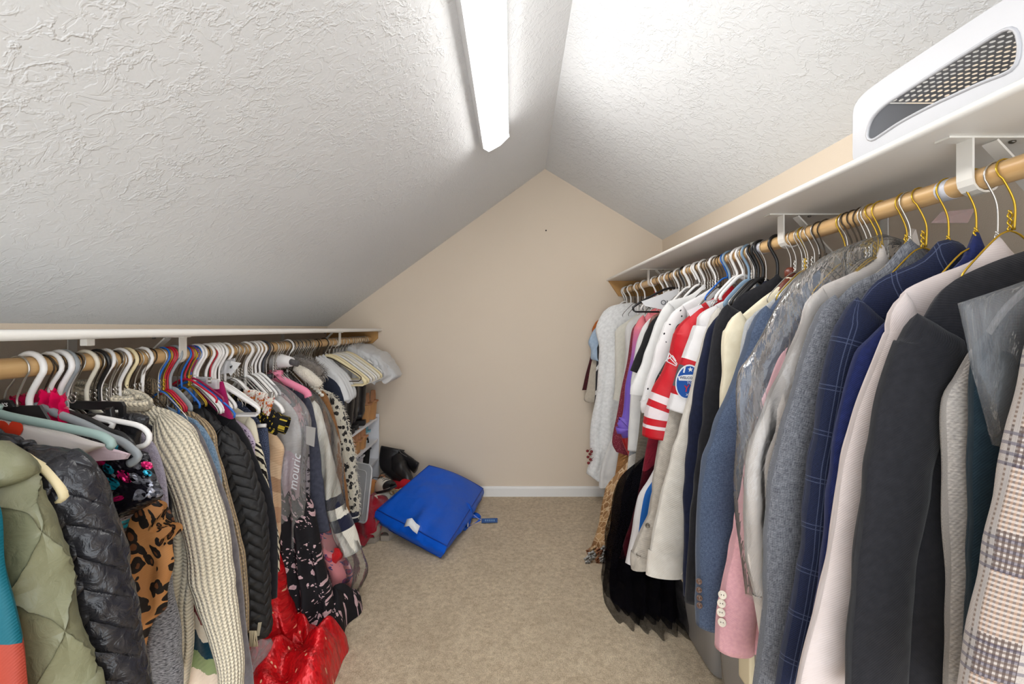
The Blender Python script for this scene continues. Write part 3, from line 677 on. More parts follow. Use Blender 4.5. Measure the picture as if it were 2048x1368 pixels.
G('blouse', 'white shirt with scattered small black stars', 'shirt', 1, 1.79, m_specks('white_with_black_stars', (226, 224, 223), (30, 30, 34), 30, .19, 1, .35), [(1431, 570), (1400, 590), (1364, 610)],
  [(1344, 624), (1332, 640), (1322, 665), (1311, 697), (1299, 739), (1287, 779), (1280, 808), (1282, 822)], .02, (4, .006), (.05, .05), hook='white')
G('blouse', 'plain white shirt with a rolled short sleeve behind the star print', 'shirt', 1, 1.89, W_white, [(1419, 567), (1380, 590), (1335, 604)],
  [(1322, 620), (1310, 647), (1297, 684), (1284, 722), (1272, 751), (1264, 768), (1262, 788)], .02, (4, .006), (.05, .06), hook='white', cuff=.1)
G('sweater', 'dark taupe sweater shoulder showing above the white shirts', 'sweater', 1, 1.96, m_heather('taupe_wool', (96, 88, 82), (74, 68, 64)), [(1394, 556), (1385, 570), (1372, 582)],
  [(1360, 594), (1340, 622), (1325, 680), (1312, 760), (1304, 860)], .02, (3, .004), (.045, .04), hook='silver')
G('tee_shirt', 'short-sleeved black top with a boxy sleeve', 'top', 1, 2.04, cloth('black_jersey_knit', (38, 37, 39), (30, 29, 31)), [(1390, 580), (1350, 610), (1310, 635)],
  [(1300, 645), (1291, 664), (1280, 692), (1270, 715), (1260, 741)], .016, (3, .003), (.03, .032), hook='white')
G('handbag_strap_top', 'brown leather-look top with dark buckle strap', 'top', 1, 2.1, plain('brown_leather', (112, 66, 54), .4, bump=.001), [(1380, 585), (1340, 615), (1308, 630)],
  [(1301, 638), (1294, 660), (1290, 690), (1282, 730)], .014, (3, .003), hook='black')
G('blouse', 'white blouse behind the black boxy sleeve', 'blouse', 1, 2.17, W_white, [(1370, 588), (1330, 620), (1296, 640)], [(1284, 655), (1272, 690), (1266, 730), (1262, 770), (1258, 840), (1255, 900)], .02, (4, .006), (.04, .04), hook='white')
# lower layers seen under the shirts
DEN = cloth('light_grey_denim', (190, 182, 170), (168, 160, 150), .9, ns=60, f=500, amt=.0006)
G('denim_jacket', 'light grey-beige denim jacket with dull metal buttons', 'jacket', 1, 1.625, DEN, [(1473, 640), (1420, 690), (1370, 740)],
  [(1340, 790), (1322, 860), (1314, 900), (1305, 960), (1300, 1010), (1285, 1050), (1270, 1085), (1262, 1110), (1264, 1132)], .03, (4, .008), (.05, .055), buttons=([(1295, 1051), (1277, 1110)], .0085, B_grey), cuff=.07)
def m_track():
    t = NT('white_track_fabric_with_blue_stripe'); u, v = t.sep(t.uv()); k = t.math('MULTIPLY', t.math('GREATER_THAN', u, .022), t.math('LESS_THAN', u, .05))
    return t.fin(t.mix(k, srgb(222, 219, 219), srgb(24, 96, 176)), .7, weave(t, t.uv()), .3)
G('track_pants', 'white track trousers with a blue side stripe', 'trousers', 1, 1.83, m_track(), [(1422, 720), (1380, 780), (1340, 850)],
  [(1330, 870), (1312, 930), (1294, 965), (1277, 990), (1268, 1030), (1262, 1070), (1250, 1122)], .026, (3, .005), hook=None)
G('trousers', 'maroon trousers hanging behind the red jersey', 'trousers', 1, 1.92, cloth('maroon_wool', (128, 26, 44), (108, 20, 36)), [(1400, 680), (1360, 760), (1310, 840)],
  [(1297, 870), (1288, 920), (1278, 977), (1262, 1040), (1248, 1080), (1239, 1112)], .02, (3, .004))
G('trousers', 'brown-grey corduroy trousers beside the patterned knit scarf', 'trousers', 1, 2.02, cloth('taupe_corduroy', (112, 102, 90), (94, 86, 76), f=300, amt=.001), [(1380, 640), (1330, 740), (1290, 790)],
  [(1282, 810), (1278, 860), (1268, 940), (1258, 1000), (1252, 1040), (1256, 1062)], .018, (3, .004))
def m_bands(name, cols, period):
    t = NT(name); u, v = t.sep(t.uv()); f = t.math('FRACT', t.math('MULTIPLY', v, -1/period)); r = t.n('ValToRGB', {0: t.math('ADD', f, t.math('MULTIPLY', t.noise(t.uv(90, 90), 1, 2), .03))})
    cr = r.color_ramp; cr.interpolation = 'CONSTANT'; n = len(cols)
    while len(cr.elements) < n: cr.elements.new(.5)
    for i, c in enumerate(cols): cr.elements[i].position = i/n; cr.elements[i].color = srgb(*c)
    return t.fin(r.outputs[0], .95, weave(t, t.uv(), 400, .0012), .1, .3)
G('scarf', 'narrow knit scarf banded in white, grey and rust', 'scarf', 1, 2.2, m_bands('banded_knit', [(222, 216, 208), (224, 218, 210), (150, 74, 54), (222, 216, 208), (116, 118, 122), (146, 148, 150), (220, 214, 206), (220, 214, 206)], .26), [(1353, 610), (1320, 660), (1290, 710)],
  [(1282, 730), (1275, 790), (1268, 840), (1260, 890), (1254, 940), (1248, 990), (1241, 1030), (1247, 1062)], .014, (3, .004))
# far end
def m_ombre():
    t = NT('purple_ombre_satin'); u, v = t.sep(t.uv()); a = t.ramp(t.math('MULTIPLY', v, -1), .05, .3); b = t.ramp(t.math('MULTIPLY', v, -1), .3, .6)
    col = t.mix(a, srgb(232, 122, 130), srgb(120, 92, 196)); f = t.ramp(u, .0, .05)
    col = t.mix(t.math('MULTIPLY', t.math('SUBTRACT', 1, f), .55), col, srgb(206, 120, 140)); return t.fin(col, .45, weave(t, t.uv(), crease=.004), .4)
OMB = m_ombre()
G('dress', 'purple and coral ombre dress with a bell-cuffed sleeve', 'dress', 1, 2.38, OMB, [(1326, 610), (1300, 622), (1286, 630)],
  [(1278, 638), (1270, 650), (1266, 673), (1261, 717), (1255, 746), (1250, 775), (1246, 831), (1243, 845)], .026, (3, .004), slpts=[(1278, 636, .03), (1270, 650, .04), (1266, 673, .04), (1261, 717, .036), (1255, 746, .036), (1250, 775, .036), (1245, 829, .04), (1230, 848, .07), (1236, 866, .06)], hook='white', inset=.06, wr=.03, ry=.04)
G('dress', 'white dress with lace trim behind the ombre dress', 'dress', 1, 2.7, W_white, [(1288, 625), (1262, 640), (1252, 655)],
  [(1250, 670), (1251, 720), (1240, 790), (1228, 860), (1214, 900), (1201, 935), (1197, 972)], .03, (6, .01), hook='white')
G('dress', 'maroon lace dress strip beside the ombre dress', 'dress', 1, 2.52, m_specks('maroon_lace', (126, 48, 62), (196, 130, 136), 180, .3, keep=.3), [(1308, 622), (1280, 640), (1266, 655)],
  [(1262, 670), (1254, 726), (1242, 781), (1233, 834), (1224, 885), (1232, 906)], .02, (3, .006), hook='red')
def m_lace(name, c):
    t = NT(name); uv = t.uv(); h = t.vor(uv, 90, 'F1'); h2 = t.noise(uv, 60, 3); nrm = t.bump(t.math('ADD', h, h2), .0022, .6)
    return t.fin(t.mix(t.ramp(h2, .35, .7), srgb(*c), srgb(*[x*.92 for x in c])), .85, nrm, .2)
LACE = m_lace('white_embroidered_lace', (250, 250, 249))
G('blouse', 'off-white sleeveless top between lace dress and ombre dress', 'top', 1, 2.84, cloth('ecru_crepe', (226, 222, 210), (216, 212, 200)), [(1276, 628), (1250, 645), (1236, 655)],
  [(1230, 664), (1230, 700), (1230, 764), (1226, 800)], .02, (3, .004), hook='white')
G('dress', 'long white embroidered lace dress near the back wall', 'dress', 1, 3.0, LACE, [(1262, 605), (1240, 608), (1221, 613)],
  [(1207, 623), (1197, 640), (1191, 660), (1198, 690), (1198, 710), (1194, 764), (1190, 802), (1183, 834), (1179, 887), (1181, 920), (1173, 948), (1182, 956)], .04, (6, .012), hook='white', hem=.012)
G('blouse', 'light blue ruffled blouse at the far end of the right rod', 'blouse', 1, 3.07, cloth('light_blue_chambray', (178, 196, 214), (160, 180, 202)), [(1256, 615), (1215, 640), (1192, 655)],
  [(1185, 664), (1176, 684), (1181, 700), (1182, 718), (1190, 722)], .03, (7, .012), hook='dark')
G('top', 'black top with white hem stripes at the far end', 'top', 1, 3.045, m_bands('black_white_stripe', [(44, 42, 46)]*5+[(228, 226, 226)], .16), [(1258, 615), (1215, 650), (1200, 680)],
  [(1194, 696), (1192, 740), (1190, 790), (1186, 842)], .012, (3, .004), hook='dark')
G('dress', 'dark red sequinned dress against the back wall', 'dress', 1, 3.15, m_specks('dark_red_sequin', (70, 30, 34), (196, 60, 66), 110, .25, keep=.55), [(1250, 615), (1210, 650), (1192, 680)],
  [(1184, 700), (1178, 725), (1171, 750), (1164, 782)], .012, (3, .003), hook='dark')
G('top', 'beige blouse hanging at the very end of the right rod', 'top', 1, 3.11, cloth('beige_silk', (204, 192, 174), (190, 178, 160), .6), [(1252, 612), (1212, 650), (1194, 690)],
  [(1186, 712), (1180, 740), (1173, 780), (1168, 800), (1178, 806)], .012, (4, .005), hook='white')
G('top', 'orange sleeveless top tucked at the far end', 'top', 1, 3.18, cloth('orange_cotton', (206, 120, 62), (190, 104, 50)), [(1248, 612), (1212, 630), (1196, 640)], [(1190, 646), (1184, 660), (1188, 676), (1196, 700)], .008, (3, .002), hook='dark')
for i, (x, y) in enumerate([(1175, 902), (1180, 908), (1176, 914), (1181, 919), (1177, 926), (1183, 903)]):
    c = P(x, y, 2.98); mb = MB(); mb.tube([c+Vector((.03, 0, .02)), c], .0012, 5)
    mb.lathe([(.002, -.009), (.008, -.006), (.0105, 0), (.008, .006), (.002, .009)], 10, None, c)
    tag(link_mesh('bead_tassel', mb, plain('dark_red_bead', (128, 22, 30), .3)), 'dark red bead on a thread beside the white lace dress hem', 'bead', 'red beads on the lace dress')
def m_gold():
    t = NT('crinkled_gold_foil'); n_ = t.n('TexNoise', {'Vector': t.uv(1, 2.6), 'Scale': 26, 'Detail': 5, 'Distortion': 1.5}).outputs['Fac']
    return t.fin(t.mix(n_, srgb(216, 166, 108), srgb(186, 132, 84)), .3, t.bump(n_, .014, 1), .5, 0, .75)
G('skirt', 'crinkled metallic gold skirt under the ombre dress cuff', 'skirt', 1, 2.56, m_gold(), [(1305, 780), (1275, 840), (1250, 865)], [(1241, 880), (1235, 920), (1229, 955), (1224, 978)], .03, (4, .006), nt=44)
G('slip', 'bright red satin slip showing below the bell cuff', 'slip', 1, 2.42, cloth('red_satin', (206, 24, 34), (180, 16, 26), .4, spec=.5), [(1300, 760), (1270, 820), (1246, 850)], [(1240, 868), (1245, 885), (1254, 905), (1262, 922)], .016, (3, .006))
# black tulle gown and brown beaded gown reaching the carpet
TUL = sheer('black_tulle', (16, 15, 20), .66); TUL2 = sheer('black_tulle_inner', (12, 12, 16), .85); 
tg = G('gown', 'black tulle gown spreading over the carpet under the denim jacket', 'gown', 1, 2.0, TUL2, [(1387, 800), (1320, 880), (1262, 950)], [(1248, 985), (1240, 1050), (1228, 1120), (1222, 1180), (1216, 1262)], .09, (11, .026), flare=.8, ns=60, hem=.01)
for k, (dx, dy, am) in enumerate(((-10, -.05, .022), (-18, .03, .03))):
    mb = body_mesh(1, 2.02+dy, [(1387, 800), (1310, 900), (1250, 950)], [(1236+dx*.3, 985), (1228+dx*.5, 1060), (1220+dx*.6, 1130), (1216+dx*.7, 1190), (1214+dx*.6, 1252-20*k)], .11, (13, am*1.3), 131+k, 70, 40, 1.1, .01, up=lambda p, s, t, f: p+Vector((.02*nz(s*14, t*3, k)*t, .05*nz(s*9, t*2, k+4)*t, .03*nz(s*21, k, 9)*t**6+.004*t**6)))
    link_mesh('overskirt', mb, TUL, tg)
def m_beadlace():
    t = NT('brown_beaded_lace'); uv = t.uv(); d = t.vor(uv, 42, 'DISTANCE_TO_EDGE'); c = t.vor(uv, 42, out='Color'); f = t.n('SeparateColor', {0: c}).outputs[0]
    col = t.mix(t.ramp(f, .2, .8), srgb(150, 108, 66), srgb(190, 150, 104)); col = t.mix(t.math('LESS_THAN', d, .05), col, srgb(214, 184, 146)); return t.fin(col, .5, t.bump(d, .004, 1), .5)
BL = m_beadlace()
bg = G('gown', 'brown beaded lace gown with a flower-trimmed hem on the carpet', 'gown', 1, 2.38, BL, [(1327, 850), (1260, 920), (1222, 960)], [(1211, 976), (1203, 1010), (1196, 1050), (1186, 1085), (1174, 1118), (1190, 1152)], .04, (5, .012))
petm = [plain('trim_petal_rust', (150, 96, 62), .6), plain('trim_petal_tan', (206, 170, 128), .6), plain('trim_petal_silver', (176, 172, 166), .4)]
rr_ = random.Random(4)
for k in range(22):
    x = rr_.uniform(1168, 1212); y = rr_.uniform(1098, 1146) - (x-1168)*.1; c = P(x, y, 2.31+rr_.uniform(-.02, .02)); mb = MB(); R0 = rr_.uniform(.018, .028)
    for j in range(5):
        a = j*1.2566+rr_.uniform(0, .4); d = Vector((math.cos(a), 0, math.sin(a)))*R0; q = Vector((-d.z, 0, d.x))*.45
        mb.add([c, c+d*.6+q+Vector((0, -.006, 0)), c+d+Vector((0, -.002, 0)), c+d*.6-q+Vector((0, -.006, 0)), c+d*.5+Vector((0, .004, 0))], [(0, 1, 2), (0, 2, 3), (0, 4, 1), (1, 4, 2), (2, 4, 3), (3, 4, 0)])
    mb.lathe([(.001, -.003), (.004, 0), (.001, .003)], 8, Matrix.Rotation(math.pi/2, 3, 'X'), c+Vector((0, -.004, 0)))
    link_mesh('flower_trim', mb, petm[k % 3], bg)
# ---- more hooks packed on the right rod, none of their clothes in sight
def spare(side, kind, pxs, label, group, arm=(.08, .075), zn=None):
    xr = RX if side > 0 else LX
    srt = sorted(pxs, key=lambda p: abs(p-CX), reverse=True); ORD = ['nearest', 'second nearest', 'third nearest', 'fourth nearest', 'fifth nearest', 'sixth nearest', 'seventh nearest']; base_label = label
    for px in pxs:
        i = srt.index(px)
        if 1 < len(pxs) <= 8: label = base_label+', '+('farthest' if i == len(pxs)-1 else ORD[i])
        Y = abs(xr)*F/abs(px-CX)
        if Y < YB-.05: hanger(kind, side, Y, zn or rodinfo(side)[1]-.10, arm, label, group, bar=False, tilt=R.uniform(-.016, .016))
spare(1, 'silver', [1590, 1608, 1616, 1625, 1734, 1741], 'silver wire hanger with twisted neck in the middle of the right rod', 'silver hangers in the middle of the right rod')
spare(1, 'gold', [1611, 1690, 1750, 1812, 1846, 2020], 'gold wire hanger with twisted neck on the near half of the right rod', 'gold hangers on the right rod')
spare(1, 'dark', [1640, 1652, 1700, 1712, 1725], 'thin dark wire hanger in the middle of the right rod', 'dark hangers in the middle of the right rod')
spare(1, 'white', [1476, 1486, 1378, 1338, 1311, 1250, 1394, 1398], 'white plastic hanger hook at the far half of the right rod', 'white hangers on the far right rod', zn=RZ-.075)
spare(1, 'blue', [1453], 'thick bright blue hanger hook on the right rod', None, zn=RZ-.07)
spare(1, 'black', [1510, 1518, 1524], 'thick black hanger hook by the red jersey', 'black hangers by the red jersey')
spare(1, 'slate', [1498], 'slate blue hanger hook by the red jersey', None)
spare(1, 'silver', [1330, 1345, 1352, 1358, 1364, 1370, 1385, 1404, 1410, 1416, 1421, 1426, 1431, 1437, 1466, 1470, 1504], 'silver wire hanger hook packed tightly at the far half of the right rod', 'packed silver hangers on the far right rod')
spare(1, 'dark', [1270, 1283, 1320, 1362, 1400, 1408, 1413, 1419, 1424, 1429, 1434, 1441, 1514], 'dark wire hanger hook packed tightly at the far half of the right rod', 'packed dark hangers on the far right rod')
# hanger card seen above the far clothes
hanger('black', 1, 2.25, RZ-.06, (.2, .10), 'thin black open hanger in front of the white hanger card', bar=True, r=.002)
hc = poly_sheet('hanger_card', plain('white_card', (232, 231, 232), .5), [(1283, 603), (1352, 578), (1396, 572), (1352, 598), (1338, 622), (1290, 612)], 2.2, .004)
tag(hc, 'white printed hanger card above the far white shirts', 'card')
text_on(hc, 'Old', 1332, 606, 2.196, .035, plain('card_print', (60, 60, 66), .6), rot=.1)
for px in (1898, 1523):
    Y = RX*F/(px-CX); mb = MB(); mb.tube([(RX, Y-.012*Y, RZ), (RX, Y+.012*Y, RZ)], RR+.0008, 20); tag(link_mesh('tape_wrap', mb, plain('pale_tape', (214, 214, 222), .4), auto=40), ['pale tape wrapped round the right rod near the basket', 'pale tape wrapped round the right rod by the black hooks'][px < 1600], 'tape')
mb = MB(); mb.prism([P(1862, 446, .97), P(1882, 424, .97), P(1950, 417, .955), P(1936, 446, .955)], (0, .001, 0)); tag(link_mesh('film_tag', mb, film('pink_film', (1, .72, .70), .25, .002, .1), smooth_=False), 'pink-edged clear film tag on the garment bag by the rod', 'tag')
# sticky note, bins
mb = MB(); mb.prism([P(1371, 1194, 1.83), P(1391, 1222, 1.74), P(1395, 1266, 1.70), P(1371, 1218, 1.80)], (.002, .002, 0))
note = tag(link_mesh('sticky_note', mb, plain('yellow_green_paper', (196, 226, 40), .8), smooth_=False), 'yellow-green paper note stuck on the clear storage bin', 'note')
text_on(note, 'Shoes', 1379, 1222, 1.755, .022, plain('ink', (40, 50, 30), .7), rot=.9)
BIN = NT('clear_bin_plastic'); _tr = BIN.n('BsdfTranslucent', {'Color': srgb(200, 198, 196)}); _d = BIN.n('BsdfDiffuse', {'Color': srgb(176, 172, 170)}); _t = BIN.n('BsdfTransparent', {'Color': (.85, .85, .86, 1)}); _g = BIN.n('BsdfGlossy', {'Roughness': .18})
_a = BIN.n('MixShader', {0: .62, 1: _t.outputs[0], 2: _d.outputs[0]}); _b = BIN.n('MixShader', {0: BIN.math('MULTIPLY', BIN.n('Fresnel', {'IOR': 1.4}).outputs[0], .8), 1: _a.outputs[0], 2: _g.outputs[0]}); BIN.t.links.new(_b.outputs[0], BIN.out.inputs[0])
def bin_(name, label, x0, x1, y0, y1, h, mat, fill, lidmat=None):
    o = thing(name, label, 'storage bin', ((x0+x1)/2, (y0+y1)/2, 0)); mb = MB()
    cx, cy = (x0+x1)/2, (y0+y1)/2; hx, hy = (x1-x0)/2, (y1-y0)/2
    def ring(k, z, s):
        a = 2*math.pi*k; c, s_ = math.cos(a), math.sin(a); e = .22
        return Vector((cx+hx*s*math.copysign(abs(c)**e, c), cy+hy*s*math.copysign(abs(s_)**e, s_), z))
    prof = [(.0, .0), (.86, .0), (.9, .012), (.96, h*.75), (.97, h-.03), (1.0, h-.028), (1.0, h), (.955, h), (.95, h-.03), (.88, .016), (.0, .012)]
    mb.grid(lambda u, v: (ring(u, prof[int(round(v*(len(prof)-1)))][1]+.002, prof[int(round(v*(len(prof)-1)))][0]), (u, v)), 44, len(prof)-1, cu=True)
    link_mesh('tub', mb, mat, o, auto=40)
    if lidmat:
        mb = MB(); mb.grid(lambda u, v: (ring(u, [h+.004, h+.02, h+.022, h+.016, h+.016][int(round(v*4))], [1.01, 1.01, .97, .9, 0][int(round(v*4))]), (u, v)), 44, 4, cu=True); link_mesh('lid', mb, lidmat, o, auto=30)
    mb = MB(); mb.box((x0-.006, cy-.03, h*.62), (x0+.012, cy+.03, h-.01), .006); link_mesh('latch', mb, plain('ivory_latch', (224, 210, 178), .4), o)
    for k in range(fill):
        r2 = random.Random(k+3); mb = MB(); c0 = Vector((cx+r2.uniform(-.4, .4)*hx, cy+(k/fill*2-1+.2)*hy*.7, .03))
        def fn(u, v):
            a, b = 2*math.pi*u, math.pi*v; q = Vector((math.cos(a)*math.sin(b)*hx*.4, math.sin(a)*math.sin(b)*hy*.28, math.cos(b)*h*.33+h*.35)); return c0+q*(1+.25*nz(q.x*9+k, q.y*9, q.z*9)), (u*.5, v*.5)
        mb.grid(fn, 20, 12, cu=True); link_mesh('contents', mb, cloth('bin_contents', [(190, 150, 140), (200, 190, 170), (120, 110, 120)][k % 3]), o)
    return o
bin_('storage_bin', 'clear grey storage bin on the carpet under the slate blue blazer', .685, 1.08, 1.50, 1.93, .36, BIN.m, 3)
bin_('storage_bin', 'clear storage bin with a beige lid under the pink blazer', .66, 1.08, 1.0, 1.47, .36, BIN.m, 3, plain('beige_bin_lid', (214, 204, 182), .45))
# ================================================================ left rod: coats, knits, gowns (near to far)
def tri(x): x = x % 1.0; return 4*abs(x-.5)-1
def q_diamond(p, A, k=.6):
    def f(u, v):
        a = abs(math.sin(math.pi*(u+v*k)/p)); b = abs(math.sin(math.pi*(u-v*k)/p)); return A*min(a, b)**.55+A*.18*nz(u*40, v*40)
    return f
def q_chevron(pv, pu, A, k=.5):
    def f(u, v): return A*abs(math.sin(math.pi*(v+k*pv*tri(u/pu))/pv))**.5+A*.35*nz(u*34, v*26, 3)
    return f
def m_nylon(name, c, rough=.42, crinkle=.006, quilt=None):
    t = NT(name); v = t.obj(); nrm = None
    if quilt:
        u_, v_ = t.sep(t.uv()); p, k, mode = quilt
        if mode: w_ = t.math('MULTIPLY_ADD', t.math('PINGPONG', u_, p*1.1), k, v_); hq = t.math('ABSOLUTE', t.math('SINE', t.math('MULTIPLY', w_, math.pi/p)))
        else: hq = t.math('MINIMUM', *[t.math('ABSOLUTE', t.math('SINE', t.math('MULTIPLY', t.math('MULTIPLY_ADD', v_, k*sg, u_), math.pi/p))) for sg in (1, -1)])
        nrm = t.bump(t.math('POWER', hq, .35), .011, .8)
    h = t.n('TexNoise', {'Vector': v, 'Scale': 38, 'Detail': 4, 'Distortion': 1.2}).outputs['Fac']
    return t.fin(t.mix(t.noise(v, 12, 3), srgb(*c), srgb(*[x*.88 for x in c])), rough, t.bump(h, crinkle, .7, nrm), .5)
def m_twotone(name, top, bot, at, slope=.0):
    t = NT(name); u, v = t.sep(t.uv()); k = t.math('GREATER_THAN', t.math('MULTIPLY', v, -1), at); return t.fin(t.mix(k, srgb(*top), srgb(*bot)), .6, weave(t, t.uv()), .3)
def m_rib(name, c, period=.013, depth=.006, zig=.006, c2=None):
    t = NT(name); u, v = t.sep(t.uv()); a = t.math('MULTIPLY', u, 6.2832/period); s = t.math('ABSOLUTE', t.math('SINE', t.math('MULTIPLY', a, .5)))
    st = t.math('ABSOLUTE', t.math('SINE', t.math('ADD', t.math('MULTIPLY', v, 6.2832/zig*.5), t.math('MULTIPLY', t.math('ABSOLUTE', t.math('SINE', t.math('MULTIPLY', a, .5))), 1.6))))
    h = t.math('ADD', s, t.math('MULTIPLY', st, .45)); k = t.ramp(h, .1, 1.1); col = t.mix(k, srgb(*(c2 or [x*.78 for x in c])), srgb(*c))
    return t.fin(col, .95, t.bump(h, depth, .9), .1, .3)
def m_fuzzy(name, a, b, s=120):
    t = NT(name); f = t.noise(t.obj(), s, 4, .7); return t.fin(t.mix(t.ramp(f, .3, .7), srgb(*a), srgb(*b)), 1, t.bump(f, .012, 1), .05, .5)
def m_leopard():
    t = NT('leopard_print'); uv = t.uv(1, .75); w = t.n('VectorMath', {0: uv, 1: t.n('VectorMath', {0: t.noise(t.uv(), 30, 2, out='Color'), 'Scale': .018}, operation='SCALE').outputs[0]}, operation='ADD').outputs[0]
    d = t.vor(w, 44); dk = t.math('LESS_THAN', d, .5); inn = t.math('LESS_THAN', t.math('ADD', d, t.math('MULTIPLY', t.noise(w, 60, 1), .3)), .38)
    col = t.mix(dk, t.mix(t.noise(uv, 14, 2), srgb(206, 148, 90), srgb(176, 118, 70)), srgb(26, 20, 18)); col = t.mix(t.math('MULTIPLY', inn, .8), col, srgb(120, 74, 44)); return t.fin(col, .6, weave(t, t.uv()), .3)
def m_sequin(name, base, pal, scale=120, keep=.5, metal=.5, rough=.25):
    t = NT(name); uv = t.uv(); c = t.vor(uv, scale, out='Color'); sp = t.n('SeparateColor', {0: c}); big = t.n('SeparateColor', {0: t.vor(uv, scale*.18, out='Color')})
    d = t.vor(uv, scale*.18); k = t.math('MULTIPLY', t.math('LESS_THAN', d, .46), t.math('GREATER_THAN', big.outputs[0], keep)); col = srgb(*base)
    pc = srgb(*pal[0])
    for i, p in enumerate(pal[1:]): pc = t.mix(t.math('GREATER_THAN', big.outputs[1], (i+1)/len(pal)), pc, srgb(*p))
    col = t.mix(t.math('MULTIPLY', k, t.ramp(sp.outputs[1], .1, .5)), col, pc)
    nn = t.n('VectorMath', {0: t.n('NewGeometry').outputs['Normal'], 1: t.n('VectorMath', {0: t.n('VectorMath', {0: c, 1: (.5, .5, .5)}, operation='SUBTRACT').outputs[0], 'Scale': .7}, operation='SCALE').outputs[0]}, operation='ADD').outputs[0]
    return t.fin(col, rough, t.n('VectorMath', {0: nn}, operation='NORMALIZE').outputs[0], .6, 0, t.math('MULTIPLY', k, metal))
def m_dalmatian():
    t = NT('spotted_faux_fur'); uv = t.uv(1, .8); w = t.n('VectorMath', {0: uv, 1: t.n('VectorMath', {0: t.noise(t.uv(), 60, 2, out='Color'), 'Scale': .012}, operation='SCALE').outputs[0]}, operation='ADD').outputs[0]
    k = t.math('LESS_THAN', t.math('ADD', t.vor(w, 48), t.math('MULTIPLY', t.noise(w, 60, 2), .25)), .55); h = t.noise(t.uv(400, 60), 1, 3)
    return t.fin(t.mix(k, srgb(234, 226, 208), srgb(34, 30, 30)), 1, t.bump(h, .008, 1), .05, .4)
def m_floral(name, bg, fg, scale=26, thr=.33, keep=.35, fg2=None):
    t = NT(name); uv = t.uv(); w = t.n('VectorMath', {0: uv, 1: t.n('VectorMath', {0: t.noise(t.uv(), 90, 2, out='Color'), 'Scale': .014}, operation='SCALE').outputs[0]}, operation='ADD').outputs[0]
    d = t.vor(w, scale); c = t.n('SeparateColor', {0: t.vor(w, scale, out='Color')}); cl = t.noise(t.uv(), 9, 2); d2 = t.vor(w, scale*2.1)
    k = t.math('MULTIPLY', t.math('LESS_THAN', d, thr), t.math('GREATER_THAN', t.math('ADD', c.outputs[0], t.math('SUBTRACT', cl, .5)), keep)); k2 = t.math('MULTIPLY', t.math('LESS_THAN', d2, .28), t.math('GREATER_THAN', cl, .48)); k = t.math('MAXIMUM', k, k2)
    col = t.mix(k, srgb(*bg), t.mix(t.ramp(d, 0, thr), srgb(*(fg2 or [x*.7 for x in fg])), srgb(*fg))); return t.fin(col, .75, weave(t, t.uv()), .25)
BLK = cloth('black_wool_crepe', (36, 36, 40), (28, 28, 32), ns=60)
G('ski_jacket', 'teal and coral jacket at the left edge of the frame', 'jacket', -1, .62, m_twotone('teal_coral_shell', (6, 90, 104), (160, 62, 46), .215), [(-394, 800), (-250, 860), (-80, 950)],
  [(-20, 985), (4, 1026), (10, 1139), (27, 1213), (45, 1291), (57, 1368), (66, 1440)], .02, (3, .005), hook='dark')
G('quilted_jacket', 'olive green diamond-quilted jacket at the near end of the left rod', 'jacket', -1, .70, m_nylon('olive_quilted_nylon', (138, 138, 108), .42, .004, (.105, .7, 0)), [(-234, 800), (-120, 840), (-40, 868)],
  [(-6, 880), (32, 902), (58, 928), (80, 975), (112, 1022), (128, 1079), (142, 1145), (150, 1184), (163, 1228), (175, 1288), (189, 1348), (202, 1420)], .022, (3, .004), (.072, .075), hook='white', puff=q_diamond(.105, .010, .7), ns=60, nt=110, wr=.03, ry=.05)
G('puffer_jacket', 'shiny black puffer jacket behind the olive quilted jacket', 'jacket', -1, .79, m_nylon('black_puffer_nylon', (40, 40, 46), .27, .007, (.052, .9, 1)), [(-92, 815), (-20, 868), (53, 892)],
  [(100, 896), (140, 902), (160, 918), (182, 948), (200, 985), (218, 1035), (233, 1079), (242, 1127), (249, 1169), (258, 1213), (265, 1258), (275, 1303), (286, 1348), (296, 1410)], .02, (3, .004), (.07, .062), hook='dark', puff=q_chevron(.052, .115, .007, .8), ns=60, nt=110, wr=.05, ry=.05)
def pxhanger(kind, label, Y, pts, r, ry=None, hpx=None, name='plastic_hanger', group=None, mirror=True, hr=.006, hookkind=None, extra=None):
    o = thing(name, label, 'hanger', (LX, Y, P(*pts[-1], Y).z-.02), group)
    q = [P(x, y, Y) for x, y in pts]; mb = MB(); full = smooth(q, 40)
    if mirror:
        m = [Vector((max(2*LX-p.x, XL+.02), p.y, p.z)) for p in full]; full = list(reversed(m))+full
    mb.tube(full, r, 10, ry=ry, up=(0, 0, 1) if ry else None); link_mesh('shoulder_bar', mb, hmat(kind), o)
    if extra:
        for e in extra:
            mb = MB(); mb.tube(smooth([P(x, y, Y) for x, y in e], 16), r*.9, 8, ry=ry); link_mesh('cross_bar', mb, hmat(kind), o)
    HY = -LX*F/(CX-hpx) if hpx else Y
    mb = MB(); mb.tube(hook_path(-1, HY, min(max(q[0].z-.01, LZ-.12), LZ-.05), hr), hr, 10); link_mesh('hook', mb, hmat(hookkind or kind), o)
    return o
pxhanger('cream', 'cream plastic hanger loop sticking out between olive and black jackets', .745, [(-158, 850), (20, 900), (67, 924), (91, 939), (112, 962), (126, 984), (128, 997), (116, 1003)], .0055, .009, 60, extra=[[(116, 1003), (60, 1001), (-60, 1000)]], hookkind='white')
